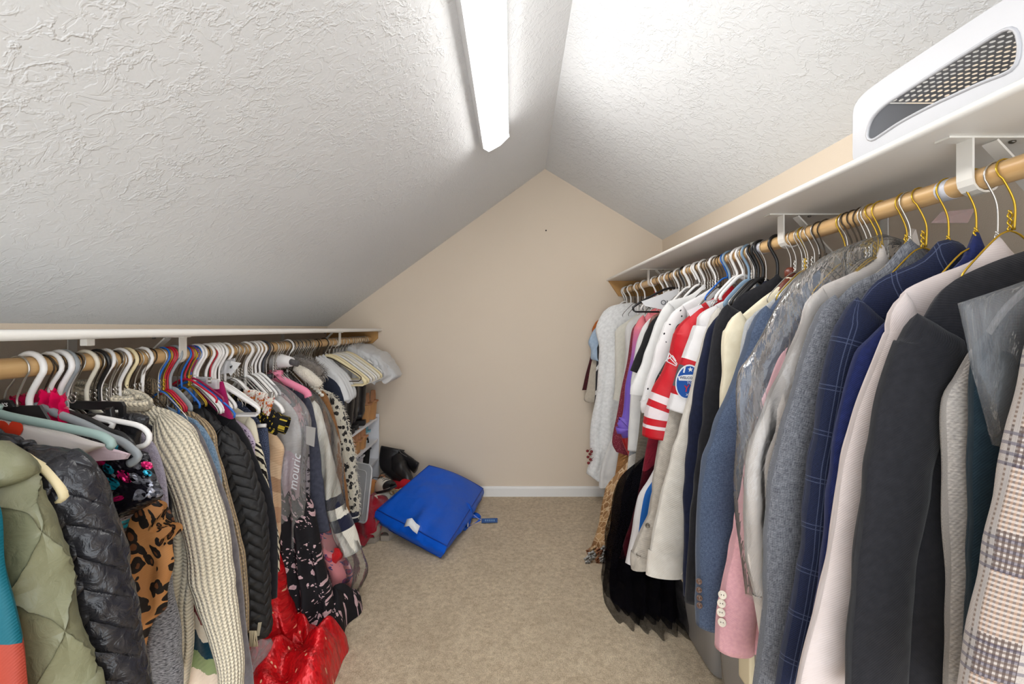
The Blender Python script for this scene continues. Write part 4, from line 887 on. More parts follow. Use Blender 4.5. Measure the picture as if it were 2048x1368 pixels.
# folded tee on a mint hanger
TEE = cloth('white_tee_cotton', (236, 226, 218), (226, 214, 208), ns=12, crease=.004); TEEP = cloth('pale_pink_tee_cotton', (234, 208, 214), (224, 196, 204), ns=12, crease=.004)
tee = thing('tee_shirt', 'white and pink tee with a red heart folded over the mint hanger', 'tee shirt', (LX, .87, .9))
def sheetpx(name, mat, P4, Y, th, parent, amp=.004, nu=24, nv=10, label=None, ymap=None):
    a, b, c, d = [Vector((*q, 0)) for q in P4]; mb = MB()
    def fn(u, v):
        f = u < .5; s = u*2 if f else 2-u*2; q = lerp(lerp(a, b, s), lerp(d, c, s), v); e = max(0, 1-abs(2*s-1)**6)**.5*(1-(1-min(v/.1, 1))**2)**.5
        p = P(q.x, q.y, Y); n = nz(q.x*.03, q.y*.03, Y*9)*amp; p.y += (-th if f else th)*e+n; return p, (s*.3, -v*.3)
    mb.grid(fn, nu*2, nv, cu=True); return link_mesh(name, mb, mat, parent, label=label)
sheetpx('pink_fold', TEEP, [(-90, 800), (262, 908), (255, 918), (-90, 935)], .885, .006, tee)
sheetpx('white_fold', TEE, [(-110, 796), (219, 890), (155, 912), (-110, 900)], .862, .009, tee)
def heart(cx, cy, r): return [(cx+r*1.0*math.sin(t)**3, cy-r*(.81*math.cos(t)-.31*math.cos(2*t)-.13*math.cos(3*t)-.06*math.cos(4*t))) for t in [2*math.pi*k/26 for k in range(26)]]
poly_sheet('heart_print', plain('orange_red_print', (226, 62, 30), .7), [(x+(y-862)*.1, y) for x, y in heart(18, 862, 28)], .8495, .001, tee)
text_on(tee, 's.', 155, 907, .851, .026, plain('purple_print', (70, 30, 70), .7), rot=.25)
pxhanger('mint', 'mint green plastic hanger carrying the folded heart tee', .855, [(-4, 810), (0, 828), (110, 851), (190, 868), (214, 878), (224, 888), (219, 894)], .0085, .0075, 35, hr=.0018, hookkind='silver', mirror=False)
pxhanger('grey', 'grey plastic hanger end behind the mint hanger', .93, [(74, 812), (160, 845), (215, 872), (245, 884), (268, 902), (276, 912), (270, 921), (258, 928)], .0085, .007, 128)
pxhanger('black', 'flat black hanger end between mint and white hangers', .945, [(90, 812), (170, 838), (215, 862), (240, 870), (258, 884), (266, 900)], .008, .006, 108, hookkind='dark', hr=.0018)
# black size-tag hanger with XS
o = thing('size_hanger', 'flat black hanger with an XS size tag at the left edge', 'hanger', (LX, .875, 1.0))
poly_sheet('shoulder_bar', hmat('black'), [(-60, 790), (-6, 800), (18, 801), (26, 812), (78, 811), (96, 840), (40, 838), (-60, 824)], .9, .006, o)
poly_sheet('size_tag', hmat('black'), [(-8, 801), (18, 801), (26, 814), (2, 818), (-8, 816)], .894, .005, o)
text_on(o, 'XS', 9, 810, .8925, .011, PW, rot=.0)
mb = MB(); mb.tube(smooth([P(8, 800, .9), P(14, 780, .9), P(30, 757, .9), P(29, 735, .9), P(16, 722, .9), P(0, 730, .9)], 20), .0018, 8); link_mesh('hook', mb, hmat('silver'), o)
# hot pink ruffle top
PK = sheer('hot_pink_organza', (226, 20, 84), .9); pk = thing('ruffle_top', 'hot pink organza ruffle top on the left rod', 'top', (LX, .95, .98))
for k, (p4, Y) in enumerate((([(18, 796), (64, 786), (80, 832), (22, 812)], .96), ([(52, 790), (108, 776), (136, 800), (70, 846)], .95), ([(84, 778), (132, 792), (136, 846), (80, 842)], .935))):
    a, b, c, d = [Vector((*q, 0)) for q in p4]; mb = MB()
    def fn(u, v):
        q = lerp(lerp(a, b, u), lerp(d, c, u), v); p = P(q.x, q.y, Y); p.y += .012*math.sin(u*16+k+v*2)+.006*nz(u*9, v*9, k); p.z += .004*math.sin(u*31+k)*(1-v); return p, (u*.2, v*.1)
    mb.grid(fn, 40, 12); link_mesh('ruffle', mb, PK, pk)
pxhanger('white', 'white notched plastic hanger above the sequin dress', .97, [(105, 815), (123, 828), (150, 833), (166, 842), (176, 852), (200, 859), (216, 860), (226, 850), (222, 843), (190, 836), (191, 834), (240, 843), (276, 851), (294, 863), (299, 877), (290, 890), (270, 896)], .0058, None, 118, mirror=False)
# black ruched skirt on a bar hanger
o = thing('skirt_hanger', 'long flat black skirt hanger with clips', 'hanger', (LX, .99, 1.0))
poly_sheet('bar', hmat('black'), [(60, 800), (242, 804), (247, 812), (246, 872), (240, 872), (236, 820), (60, 818)], .995, .008, o)
mb = MB(); mb.tube(hook_path(-1, .99, 1.035, .0018), .0018, 8); link_mesh('hook', mb, hmat('silver'), o)
c = P(148, 797, .985); mb = MB(); mb.tube([c+Vector((.008*math.cos(a*.5), -.004, .009*math.sin(a*.5))) for a in range(13)], .0014, 6); link_mesh('ring', mb, hmat('silver'), o)
sheetpx('clip', hmat('black'), [(212, 815), (226, 813), (230, 842), (216, 842)], .98, .006, o, 0)
SAT = m_nylon('black_ruched_satin', (34, 33, 36), .3, .01)
G('skirt', 'shiny black ruched skirt hanging from the skirt hanger', 'skirt', -1, 1.01, SAT, [(149, 828), (245, 824), (280, 828)], [(299, 834), (296, 850), (280, 870), (278, 930)], .02, (9, .006))
G('sequin_dress', 'black dress scattered with pink and turquoise sequins', 'dress', -1, .955, m_sequin('black_pink_turquoise_sequin', (20, 18, 26), [(220, 24, 110), (28, 150, 176), (150, 150, 160)], 190, .05), [(99, 850), (200, 880), (276, 900)],
  [(297, 905), (313, 956), (326, 990), (300, 1010), (262, 1035), (247, 1095)], .022, (4, .006), hook='white')
LEO = m_leopard()
lp = G('leopard_blouse', 'leopard print blouse with a fluttering hem below the sequin dress', 'blouse', -1, 1.0, LEO, [(140, 860), (240, 930), (290, 985)],
  [(312, 998), (330, 1010), (350, 1045), (342, 1090), (346, 1128), (337, 1175), (336, 1215), (310, 1240), (292, 1290), (289, 1345)], .025, (7, .014), hook='dark')
mb = MB()
def fn(u, v):
    a = lerp(Vector((318, 1000, 0)), Vector((362, 1062, 0)), u); b = lerp(Vector((300, 1050, 0)), Vector((330, 1092, 0)), u); q = lerp(a, b, v); p = P(q.x, q.y, .985); p.y += .012*math.sin(u*9+v*3); return p, (u*.12, v*.12)
mb.grid(fn, 16, 12); link_mesh('flutter_sleeve', mb, LEO, lp)
HKN = m_heather('black_white_marled_knit', (150, 148, 150), (36, 36, 40), 240, .001)
G('knit_sweater', 'black and white marled knit sweater low behind the leopard blouse', 'sweater', -1, 1.045, HKN, [(177, 870), (260, 960), (310, 1040)], [(330, 1100), (342, 1140), (358, 1228), (367, 1318), (369, 1400)], .024, (3, .004), (.05, .04))
G('sweater', 'lilac grey sweater strip behind the white notched hanger', 'sweater', -1, 1.075, m_fuzzy('lilac_wool', (196, 188, 206), (160, 152, 176)), [(201, 815), (270, 850), (300, 872)], [(312, 885), (326, 920), (335, 965), (340, 1060), (345, 1150), (352, 1230)], .014, (3, .004), (.03, .03), hook='silver')
G('top', 'black velvet top beside the cream ribbed sweater', 'top', -1, 1.11, cloth('black_velvet', (24, 23, 26), (16, 15, 18), .95, sheen=.6), [(226, 812), (280, 838), (310, 856)], [(328, 870), (341, 900), (340, 935), (343, 1000), (348, 1100)], .014, (3, .004), hook='dark')
CRM = m_rib('cream_ribbed_wool', (244, 232, 206), .0125, .006, .009)
ck = G('knit_sweater', 'chunky cream ribbed sweater with a long hanging sleeve', 'sweater', -1, 1.15, CRM, [(254, 798), (290, 808), (330, 818)],
  [(350, 826), (376, 845), (395, 871), (405, 930), (398, 1000), (392, 1080), (389, 1180), (386, 1280), (374, 1380)], .028, (5, .010), slpts=[(352, 828, .05), (384, 851, .055), (400, 874, .056), (419, 914, .054), (438, 968, .052), (456, 1027, .052), (467, 1083, .053), (474, 1138, .053), (479, 1194, .044), (490, 1268, .035), (494, 1320, .03), (491, 1390, .028)], hook='cream', inset=.0, wr=.05, ry=.045, ns=34, nt=60, sldy=-.02)
for k, (x, y, rx, ry) in enumerate(((255, 800, 38, 16), (228, 792, 36, 14), (180, 782, 40, 12))):
    c = P(x, y, 1.13); mb = MB()
    def fn(u, v):
        a = 2*math.pi*u; b = 2*math.pi*v; q = Vector((math.cos(a)*(rx/F*1.13), math.sin(a)*.02, math.sin(a)*ry/F*1.13*.4-.3*math.cos(a)*rx/F*1.13*.8)); rr2 = .012+.003*nz(a*2, b)
        return c+q+Vector((math.cos(a)*math.cos(b)*rr2, math.sin(a)*math.cos(b)*rr2, math.sin(b)*rr2*1.3)), (b*.012, a*.045)
    mb.grid(fn, 32, 10, True, True); link_mesh('collar_roll', mb, CRM, ck)
STR = m_bands('fuzzy_candy_stripe', [(206, 170, 120), (40, 62, 74), (180, 24, 60), (236, 214, 196), (120, 32, 30), (236, 222, 200), (20, 58, 74), (146, 160, 112), (240, 220, 200), (226, 130, 130), (214, 150, 206), (206, 40, 44)], .5)
G('striped_sweater', 'fuzzy candy-striped sweater showing below the cream sleeve', 'sweater', -1, 1.20, STR, [(285, 900), (340, 1000), (380, 1080)], [(400, 1100), (430, 1180), (446, 1260), (452, 1330), (455, 1420)], .03, (5, .014), hook='white')
def fur(o_name, parent, mat, pts_fn, n, ln, r, seed, name='fur', drop=.0):
    rr2 = random.Random(seed); mb = MB(); vs = []; fs = []
    for k in range(n):
        p, d = pts_fn(rr2); d = (d+Vector((rr2.uniform(-.5, .5), rr2.uniform(-.5, .5), rr2.uniform(-.5, .5)-drop))).normalized()*ln*rr2.uniform(.6, 1.2); q = d.orthogonal().normalized()*r; i = len(vs)
        vs += [p+q, p-q, p+d*.55+q*.7+Vector((0, 0, -drop*.006)), p+d*.55-q*.7+Vector((0, 0, -drop*.006)), p+d+Vector((0, 0, -drop*.016))]; fs += [(i, i+1, i+3, i+2), (i+2, i+3, i+4)]
    mb.add(vs, fs); ob = link_mesh(name, mb, mat, parent); ob['kind'] = 'stuff'; return ob
VEL = cloth('grey_velvet', (124, 120, 124), (104, 100, 106), .9, sheen=.5)
G('velvet_dress', 'long grey velvet garment edge between cream and crochet sweaters', 'dress', -1, 1.255, VEL, [(317, 815), (370, 838), (396, 855)], [(408, 872), (424, 910), (441, 953), (460, 1009), (473, 1065), (482, 1120), (487, 1176), (494, 1250), (505, 1324), (512, 1400)], .014, (3, .003), (.026, .024), hook='silver')
G('cardigan', 'fluffy light blue cardigan with a dark denim lining', 'cardigan', -1, 1.29, m_fuzzy('light_blue_mohair', (150, 184, 214), (104, 140, 176)), [(336, 812), (370, 830), (395, 842)], [(410, 854), (427, 883), (436, 913), (444, 949), (452, 1010), (460, 1090)], .014, (3, .004), (.03, .028), hook='silver')
CRO = m_rib('tan_crochet_wool', (206, 178, 140), .012, .010, .012, (140, 112, 80))
cr = G('crochet_sweater', 'tan crochet hooded sweater with a fringe', 'sweater', -1, 1.33, CRO, [(353, 800), (376, 818), (395, 828)], [(414, 838), (432, 862), (437, 895), (453, 949), (461, 979), (472, 1023), (482, 1062), (494, 1120), (499, 1194), (500, 1262)], .016, (3, .004), (.036, .03), hook='dark')
c = P(304, 786, 1.3); mb = MB()
def fn(u, v):
    a = 2*math.pi*u; b = math.pi*v; q = Vector((math.cos(a)*math.sin(b)*.052, math.sin(a)*math.sin(b)*.03, math.cos(b)*.045-.35*math.cos(a)*math.sin(b)*.045)); return c+q*(1+.15*nz(q.x*40, q.y*40, q.z*40)), (a*.05, b*.05)
mb.grid(fn, 28, 16, cu=True); link_mesh('hood', mb, CRO, cr)
mb = MB()
for k in range(14):
    p = P(500+k*.9, 1262, 1.31+.004*(k % 3)); mb.tube([p, p+Vector((.004*math.sin(k), 0, -.02)), p+Vector((.006*math.sin(k*2), 0, -.045))], .0022, 5)
link_mesh('fringe', mb, plain('cream_fringe_yarn', (206, 190, 158), .9), cr)
BQ = m_nylon('black_quilted_cotton', (34, 34, 36), .6, .003, (.034, .9, 1))
bq = G('quilted_jacket', 'black quilted jacket with a dark leather turned-up cuff', 'jacket', -1, 1.40, BQ, [(388, 806), (420, 828), (448, 850)],
  [(468, 866), (488, 892), (501, 927), (510, 957), (523, 1001), (532, 1045), (535, 1120), (537, 1190), (540, 1235), (540, 1262)], .026, (3, .004), (.066, .06), hook='blue', puff=q_chevron(.034, .05, .006, .9), ns=50, nt=110, cuff=.09, cuffmat=plain('black_leather_cuff', (44, 42, 40), .35), wr=.03, ry=.045)
mb = MB(); mb.prism([P(516, 1246, 1.345), P(523, 1245, 1.345), P(518, 1272, 1.345), P(513, 1272, 1.345)], (0, .002, 0)); link_mesh('cuff_stripe', mb, plain('ivory_trim', (206, 196, 170), .6), bq, False)
G('blazer', 'black blazer squeezed behind the black quilted jacket', 'blazer', -1, 1.475, BLK, [(420, 800), (450, 820), (468, 834)],
  [(484, 852), (496, 874), (510, 909), (527, 946), (540, 979), (551, 1023), (554, 1060), (557, 1120), (555, 1192)], .018, (3, .003), (.05, .042), hook='red')
hanger('maroon', -1, 1.385, LZ-.075, (.10, .065), 'thin maroon coated hanger under the magenta skirt', bar=False)
hanger('red', -1, 1.36, LZ-.075, (.095, .06), 'thin bright red coated hanger beside the maroon one', bar=False)
# magenta skirt on clear clips
MAG = cloth('magenta_crepe', (166, 14, 92), (146, 10, 78), .7)
mg = thing('skirt', 'plain magenta skirt clipped to a clear hanger', 'skirt', (LX, 1.44, .9)); sheetpx('body', MAG, [(384, 775), (447, 762), (466, 838), (440, 826)], 1.43, .012, mg, .01)
CLR = film('clear_hanger_plastic', (.97, .96, .98), .3, .001, .12)
o = thing('clip_hanger', 'clear plastic clip hanger holding the magenta skirt', 'hanger', (LX, 1.42, 1.0))
sheetpx('bar', CLR, [(342, 752), (424, 754), (424, 768), (342, 766)], 1.41, .005, o, 0); sheetpx('clip', CLR, [(412, 756), (438, 758), (438, 778), (410, 776)], 1.40, .009, o, 0)
mb = MB(); mb.tube(hook_path(-1, 1.44, 1.035, .0018), .0018, 8); link_mesh('hook', mb, hmat('dark'), o)
mb = MB()
for k in range(4): mb.tube([P(417+k*1.6, 757, 1.39), P(417+k*1.6, 767, 1.388)], .0016, 6)
link_mesh('spring', mb, hmat('silver'), o)
for k, Y in enumerate((1.485, 1.50, 1.52)):
    hanger('white', -1, Y, LZ-.105, (.155-.01*k, .085), ['white tubular hanger nearest the magenta skirt', 'middle white tubular hanger beside the magenta skirt', 'white tubular hanger nearest the embroidered shorts'][k], bar=True, r=.0052)
G('blouse', 'lavender ditsy floral blouse edge beside the palm print', 'blouse', -1, 1.515, m_floral('lavender_ditsy', (196, 180, 200), (96, 70, 110), 90, .3, .2), [(436, 812), (470, 838), (488, 850)], [(500, 862), (511, 885), (510, 900), (514, 930)], .012, (3, .003), hook='dark')
def m_palm():
    t = NT('palm_print'); u, v = t.sep(t.uv()); uv = t.uv(); z = t.n('TexWave', {'Vector': t.uv(1, 1, .6), 'Scale': 16, 'Distortion': 7, 'Detail': 2}).outputs['Fac']; d = t.n('TexNoise', {'Vector': uv, 'Scale': 34, 'Detail': 1, 'Distortion': 2.2}).outputs['Fac']
    a = t.math('GREATER_THAN', t.math('MULTIPLY', v, -1), .09); k = t.math('MULTIPLY', a, t.math('GREATER_THAN', t.math('ADD', z, d), 1.06)); return t.fin(t.mix(k, srgb(232, 224, 200), srgb(34, 30, 30)), .8, weave(t, uv), .2)
G('palm_dress', 'cream dress with a black palm and zigzag print', 'dress', -1, 1.555, m_palm(), [(451, 800), (485, 822), (500, 832)], [(512, 843), (520, 883), (527, 903), (533, 927), (537, 953), (543, 990), (551, 1023), (557, 1060), (560, 1083), (561, 1140)], .014, (3, .004), (.03, .028), hook='white')
# embroidered shorts
EMB = m_floral('white_embroidered_floral', (238, 230, 216), (196, 30, 40), 15, .42, .3, (226, 170, 40)); sh = thing('shorts', 'white shorts embroidered with red flowers clipped to a hanger', 'shorts', (LX, 1.58, .9))
for k, p4 in enumerate(([(488, 778), (514, 780), (510, 812), (484, 800)], [(512, 781), (533, 786), (526, 815), (510, 812)], [(532, 786), (550, 792), (538, 832), (525, 820)])): sheetpx('fold', EMB, p4, 1.575-.006*k, .008, sh, .002)
o = thing('wooden_clip_hanger', 'white curved hanger carrying the embroidered shorts', 'hanger', (LX, 1.6, .95)); mb = MB(); mb.tube(smooth([P(440, 765, 1.6), P(452, 755, 1.6), P(478, 764, 1.6), P(500, 785, 1.6), P(540, 798, 1.6), P(560, 812, 1.6), P(567, 826, 1.6)], 30), .006, 8, ry=.009, up=(0, 0, 1)); link_mesh('shoulder_bar', mb, hmat('white'), o)
mb = MB(); mb.tube(hook_path(-1, 1.6, 1.04, .0018), .0018, 8); link_mesh('hook', mb, hmat('silver'), o)
sheetpx('clip', hmat('silver'), [(538, 783), (548, 784), (547, 795), (537, 794)], 1.56, .006, o, 0)
G('jacket', 'navy tweed jacket strip under a white hanger bar', 'jacket', -1, 1.63, m_slub('navy_tweed', (92, 102, 130), (34, 40, 58), 300, 300), [(477, 800), (510, 830), (528, 848)], [(537, 856), (540, 892), (541, 920), (543, 960), (548, 1020)], .014, (3, .003), (.03, .03), hook='silver')
mb = MB(); mb.tube([P(514, 852, 1.6), P(532, 851, 1.6)], .007, 8); tag(link_mesh('hanger_bar', mb, hmat('white')), 'short white hanger bar end above the navy tweed', 'hanger bar')
G('blouse', 'black blouse with yellow-trimmed puff sleeve beside the clear film', 'blouse', -1, 1.675, m_floral('black_yellow_print', (20, 19, 22), (206, 178, 60), 40, .22, .62), [(491, 775), (525, 795), (540, 806)], [(546, 814), (556, 830), (562, 852), (558, 864), (546, 862)], .02, (4, .006), (.03, .04), hook='white')
G('tiered_dress', 'beige tiered dress with sheer lace panels', 'dress', -1, 1.72, m_bands('beige_tier_lace', [(226, 192, 156), (218, 182, 146), (228, 196, 160), (186, 148, 116), (222, 188, 152), (200, 160, 128)], .32), [(504, 820), (530, 850), (546, 864)], [(560, 880), (569, 898), (566, 920), (562, 960), (562, 1010), (562, 1060), (567, 1125)], .02, (4, .006))
# bagged gowns
G('pastel_gown', 'pale green and pink gown inside the first clear long bag', 'gown', -1, 1.80, m_bands('pastel_chiffon', [(206, 202, 196), (216, 190, 196), (196, 190, 200), (208, 208, 192)], .7), [(527, 765), (560, 790), (585, 815)], [(596, 835), (602, 880), (600, 940), (598, 1010), (602, 1080), (592, 1160)], .03, (7, .014), hook='charcoal', hlabel='charcoal plastic hanger inside the first clear long bag')
mb = body_mesh(-1, 1.79, [(527, 752), (560, 770), (590, 800)], [(604, 831), (621, 842), (617, 897), (610, 960), (607, 1010), (610, 1060), (612, 1101), (603, 1145), (588, 1178)], .05, (9, .014), 211, 40, 50, .2)
gb = tag(link_mesh('garment_bag', mb, FILM_L), 'long clear bag with white lettering over the pastel gown', 'garment bag')
FW = plain('white_film_print', (236, 236, 240), .6)
text_on(gb, 'mouric', 590, 945, 1.725, .048, FW, rot=-1.45, shear=.3)
mb = MB(); mb.prism([P(612, 852, 1.74), P(631, 856, 1.74), P(628, 894, 1.74), P(612, 888, 1.74)], (0, .003, 0)); tag(link_mesh('garment_tag', mb, plain('grey_card', (176, 172, 168), .7), smooth_=False), 'plain grey card tag on the bagged marbled gown', 'tag')
G('marbled_gown', 'grey and black marbled floral gown between two clear bags', 'gown', -1, 1.875, m_floral('grey_marble_print', (150, 142, 148), (52, 48, 54), 60, .4, .25), [(546, 770), (580, 790), (600, 810)], [(608, 825), (616, 870), (620, 930), (621, 1000), (622, 1040)], .02, (4, .006), hook='silver')
BF = m_floral('black_cherry_blossom', (24, 22, 26), (214, 182, 186), 44, .36, .42, (190, 150, 156))
bfg = G('floral_gown', 'long black gown with pink cherry blossoms trailing on the carpet', 'gown', -1, 1.84, BF, [(538, 860), (570, 920), (596, 980)], [(610, 1000), (628, 1012), (646, 1083), (664, 1138), (682, 1190), (692, 1235)], .05, (8, .022), flare=1.4, lean=-.09, ns=44, nt=50)
def pool(name, mat, pts, h, parent, seed=1, n=56, m=16, fold=.25, z0=.003):
    """cloth lying on the carpet inside an outline given in pixels of the floor"""
    q = [PZ(x, y) for x, y in pts]; c = sum(q, Vector((0, 0, 0)))/len(q); cl = smooth(q+[q[0]], n); mb = MB()
    def fn(u, v):
        p = c.lerp(cl[int(round(u*n)) % n], v); a = 2*math.pi*u; z = h*(1-v**2)**.6*(1+fold*nz(p.x*9+seed, p.y*9, seed)*2)+h*fold*.6*math.sin(a*6+seed+5*v+3*nz(p.x*5, p.y*5))*v*(1-v)*2
        return Vector((p.x, p.y, max(z, 0)+z0)), (p.x, p.y)
    mb.grid(fn, n, m, cu=True); return link_mesh(name, mb, mat, parent)
pool('train', BF, [(600, 1240), (640, 1215), (690, 1205), (722, 1208), (722, 1228), (694, 1252), (680, 1290), (630, 1300), (595, 1285)], .13, bfg, 3)
def m_redseq():
    t = NT('red_sequin_mesh'); uv = t.uv(); c = t.vor(uv, 230, out='Color'); sp = t.n('SeparateColor', {0: t.vor(uv, 85, out='Color')}); dd = t.vor(uv, 85)
    col = t.mix(sp.outputs[1], srgb(226, 20, 30), srgb(176, 8, 18)); g = t.math('MULTIPLY', t.math('LESS_THAN', dd, .3), t.math('GREATER_THAN', sp.outputs[0], .93)); col = t.mix(g, col, srgb(255, 190, 150))  # sparse pale cells are sequin highlights painted into the red
    nn = t.n('VectorMath', {0: t.n('NewGeometry').outputs['Normal'], 1: t.n('VectorMath', {0: t.n('VectorMath', {0: c, 1: (.5, .5, .5)}, operation='SUBTRACT').outputs[0], 'Scale': .42}, operation='SCALE').outputs[0]}, operation='ADD').outputs[0]
    return t.fin(col, .34, t.n('VectorMath', {0: nn}, operation='NORMALIZE').outputs[0], .6, 0, .25)
RS = m_redseq()
rsg = G('sequin_gown', 'red sequinned gown pooling on the carpet at the left', 'gown', -1, 1.66, RS, [(486, 950), (520, 1050), (545, 1110)], [(560, 1136), (572, 1155), (582, 1198), (596, 1225), (608, 1255), (614, 1290)], .06, (6, .022), flare=.9, ns=40, nt=46, lean=-.05)
pool('train', RS, [(505, 1330), (540, 1290), (600, 1272), (650, 1290), (697, 1297), (686, 1322), (668, 1370), (640, 1420), (560, 1440), (490, 1430)], .15, rsg, 5, fold=.35)
mb = MB()
def fn(u, v):
    a, b = 2*math.pi*u, math.pi*v; q = Vector((math.cos(a)*math.sin(b)*.045, math.sin(a)*math.sin(b)*.05, math.cos(b)*.075)); return P(520, 1322, 1.5)+q*(1+.3*nz(q.x*30, q.y*30, q.z*30)), (u, v)
mb.grid(fn, 24, 14, cu=True); tag(link_mesh('plastic_wrap', mb, film('pinkish_crumpled_film', (1, .93, .95), .2, .01, .08)), 'crumpled clear plastic wrap beside the red sequinned gown', 'plastic wrap')
# second bag: varsity jacket and bright prints
pxhanger('charcoal', 'charcoal hanger with a moulded notch under clear film', 1.83, [(526, 752), (552, 770), (572, 785), (584, 798), (588, 808), (582, 812)], .009, .007, 521, hookkind='silver', hr=.0018)
pxhanger('pink', 'bright pink foam padded hanger between the clear bags', 1.89, [(536, 748), (560, 758), (590, 772), (612, 784), (617, 794)], .016, .013, 533, hookkind='silver', hr=.0018)
G('blouse', 'pink and peach print top under the charcoal hanger', 'top', -1, 1.85, m_floral('pink_peach_print', (238, 176, 176), (206, 110, 110), 60, .4, .2), [(540, 764), (570, 780), (594, 795)], [(602, 806), (608, 830), (606, 860)], .012, (3, .003))
G('jacket', 'dark grey jacket inside the second clear bag', 'jacket', -1, 1.935, cloth('dark_grey_wool', (76, 78, 92), (60, 62, 76)), [(561, 762), (590, 778), (610, 790)], [(622, 800), (634, 850), (642, 920), (652, 1000), (660, 1060)], .018, (3, .004), (.04, .04), hook='silver')
VAR = m_bands('varsity_sleeve_wool', [(232, 226, 212)]*9+[(38, 40, 60), (232, 226, 212), (38, 40, 60)], .58)
G('varsity_jacket', 'cream varsity jacket with navy-striped sleeve inside a clear bag', 'jacket', -1, 2.0, cloth('cream_wool', (228, 222, 208)), [(575, 765), (610, 785), (630, 800)], [(640, 815), (652, 860), (664, 910), (676, 960), (692, 1010), (706, 1045), (722, 1096)], .02, (3, .004), (.042, .046), hook='white', slmat=VAR, ry=.045)
PRT = m_floral('red_blue_pink_print', (206, 130, 134), (56, 72, 116), 34, .5, .2, (214, 60, 50))
G('print_dress', 'red, pink and blue print dress bunched inside the second clear bag', 'dress', -1, 1.965, PRT, [(568, 900), (610, 960), (640, 1000)], [(650, 1020), (668, 1080), (690, 1120), (704, 1150), (700, 1188)], .05, (6, .02))
mb = MB(); c = P(668, 1118, 1.93)
mb.grid(lambda u, v: (c+Vector((math.cos(2*math.pi*u)*math.sin(math.pi*v)*.035, math.sin(2*math.pi*u)*math.sin(math.pi*v)*.02, math.cos(math.pi*v)*.032+.02*math.cos(2*math.pi*u)))*(1+.35*nz(math.cos(6.283*u)*1.5, math.sin(6.283*u)*1.5, v*3)), (u, v)), 28, 16, cu=True)
tag(link_mesh('red_garment', mb, cloth('bright_red_cloth', (222, 30, 36))), 'small bright red garment bunched inside the second clear bag', 'garment')
mb = body_mesh(-1, 1.985, [(570, 742), (610, 770), (635, 790)], [(647, 805), (663, 840), (680, 886), (687, 925), (690, 980), (694, 1030), (715, 1085), (735, 1130), (736, 1150), (712, 1200)], .055, (8, .016), 221, 44, 60, .25)
tag(link_mesh('garment_bag', mb, FILM), 'long clear bag flaring out over the varsity jacket and print dress', 'garment bag')
# coat with fur collars
bc = G('coat', 'caramel brown coat with faux fur collar', 'coat', -1, 2.09, cloth('caramel_wool', (150, 106, 66), (132, 92, 56)), [(594, 745), (620, 762), (640, 776)], [(654, 788), (666, 821), (675, 853), (681, 886), (688, 930), (694, 970), (701, 1030)], .022, (3, .004), (.045, .042), hook='silver')
def furcol(parent, a, b, Y, r, mat, n, ln, seed, name):
    A, B = P(*a, Y), P(*b, Y); mb = MB(); path = [A.lerp(B, k/8)+Vector((0, -.01*math.sin(k*.4), .008*math.sin(k*.39))) for k in range(9)]
    mb.tube(path, [r*(.6+.4*math.sin(math.pi*(k+.8)/9.6)) for k in range(9)], 12); co = link_mesh(name, mb, mat, parent)
    def pf(rr2):
        t = rr2.random(); p = poly(path, t); a_ = rr2.uniform(0, 6.283); d = Vector((math.cos(a_)*.3, math.cos(a_), math.sin(a_))).normalized(); return p+d*r*.8*(.6+.4*math.sin(math.pi*(t*8+.8)/9.6)), (d+(B-A).normalized()*.8)
    fur('', co, mat, pf, n, ln, .0011, seed); return co
furcol(bc, (583, 722), (644, 748), 2.02, .03, m_fuzzy('grey_faux_fur', (134, 124, 114), (90, 82, 76), 60), 900, .03, 11, 'grey_fur_collar')
furcol(bc, (592, 735), (640, 772), 1.99, .026, m_fuzzy('white_sherpa', (238, 230, 214), (222, 212, 194), 60), 600, .014, 12, 'sherpa_lining')
mb = MB(); mb.tube([P(518, 730, 1.95), P(540, 726, 1.94), P(565, 722, 1.93), P(584, 724, 1.92)], [.03, .034, .03, .02], 16, ry=[.03, .034, .03, .02])
mb2 = MB(); rw = thing('rolled_garment', 'white rolled-up garment laid over the hangers by the fur collar', 'garment', P(550, 745, 1.94)); link_mesh('roll', mb, cloth('white_felt', (234, 230, 228), (226, 222, 220), ns=10), rw)
mb2.tube([P(576, 722, 1.915), P(596, 728, 1.91)], .013, 12); link_mesh('core', mb2, cloth('grey_felt', (96, 92, 92)), rw)
for k in range(7):
    c = P(614+k*5, 765+k*4.2, 2.03); mb = MB(); mb.lathe([(.002, -.008), (.009, -.004), (.009, .004), (.002, .008)], 8, None, c); link_mesh('collar_toggle', mb, plain('ivory_toggle', (232, 226, 214), .5), bc)
DAL = m_dalmatian()
dl = G('fur_coat', 'black-spotted white faux fur coat with a navy and white cuff', 'coat', -1, 2.22, DAL, [(617, 768), (645, 778), (664, 786)], [(676, 794), (686, 812), (694, 836), (702, 871), (710, 902), (712, 930), (716, 963), (719, 1000), (718, 1028)], .025, (3, .004), (.05, .045), hook='silver', wr=.04)
so = [c for c in dl.children if c.name.startswith('sleeve')][0]
me = so.data; vsn = [(so.matrix_basis @ v.co+ORG[dl.name], v.normal.copy()) for v in me.vertices]
for tone, sd, cnt in ((plain('ivory_fur_hair', (236, 228, 210), .9), 5, 1500), (plain('black_fur_hair', (40, 36, 36), .9), 6, 420)):
    def pf(rr2): p, n_ = vsn[rr2.randrange(len(vsn))]; return p.copy(), n_.copy()
    fur('', so, tone, pf, cnt, .014, .0008, sd, drop=.4)
mb = MB(); mb.tube([P(704, 1022, 2.21), P(704, 1034, 2.21), P(704, 1042, 2.21)], .036, 18, ry=.03); cf = link_mesh('cuff', mb, plain('navy_rib', (30, 34, 52), .9), so)
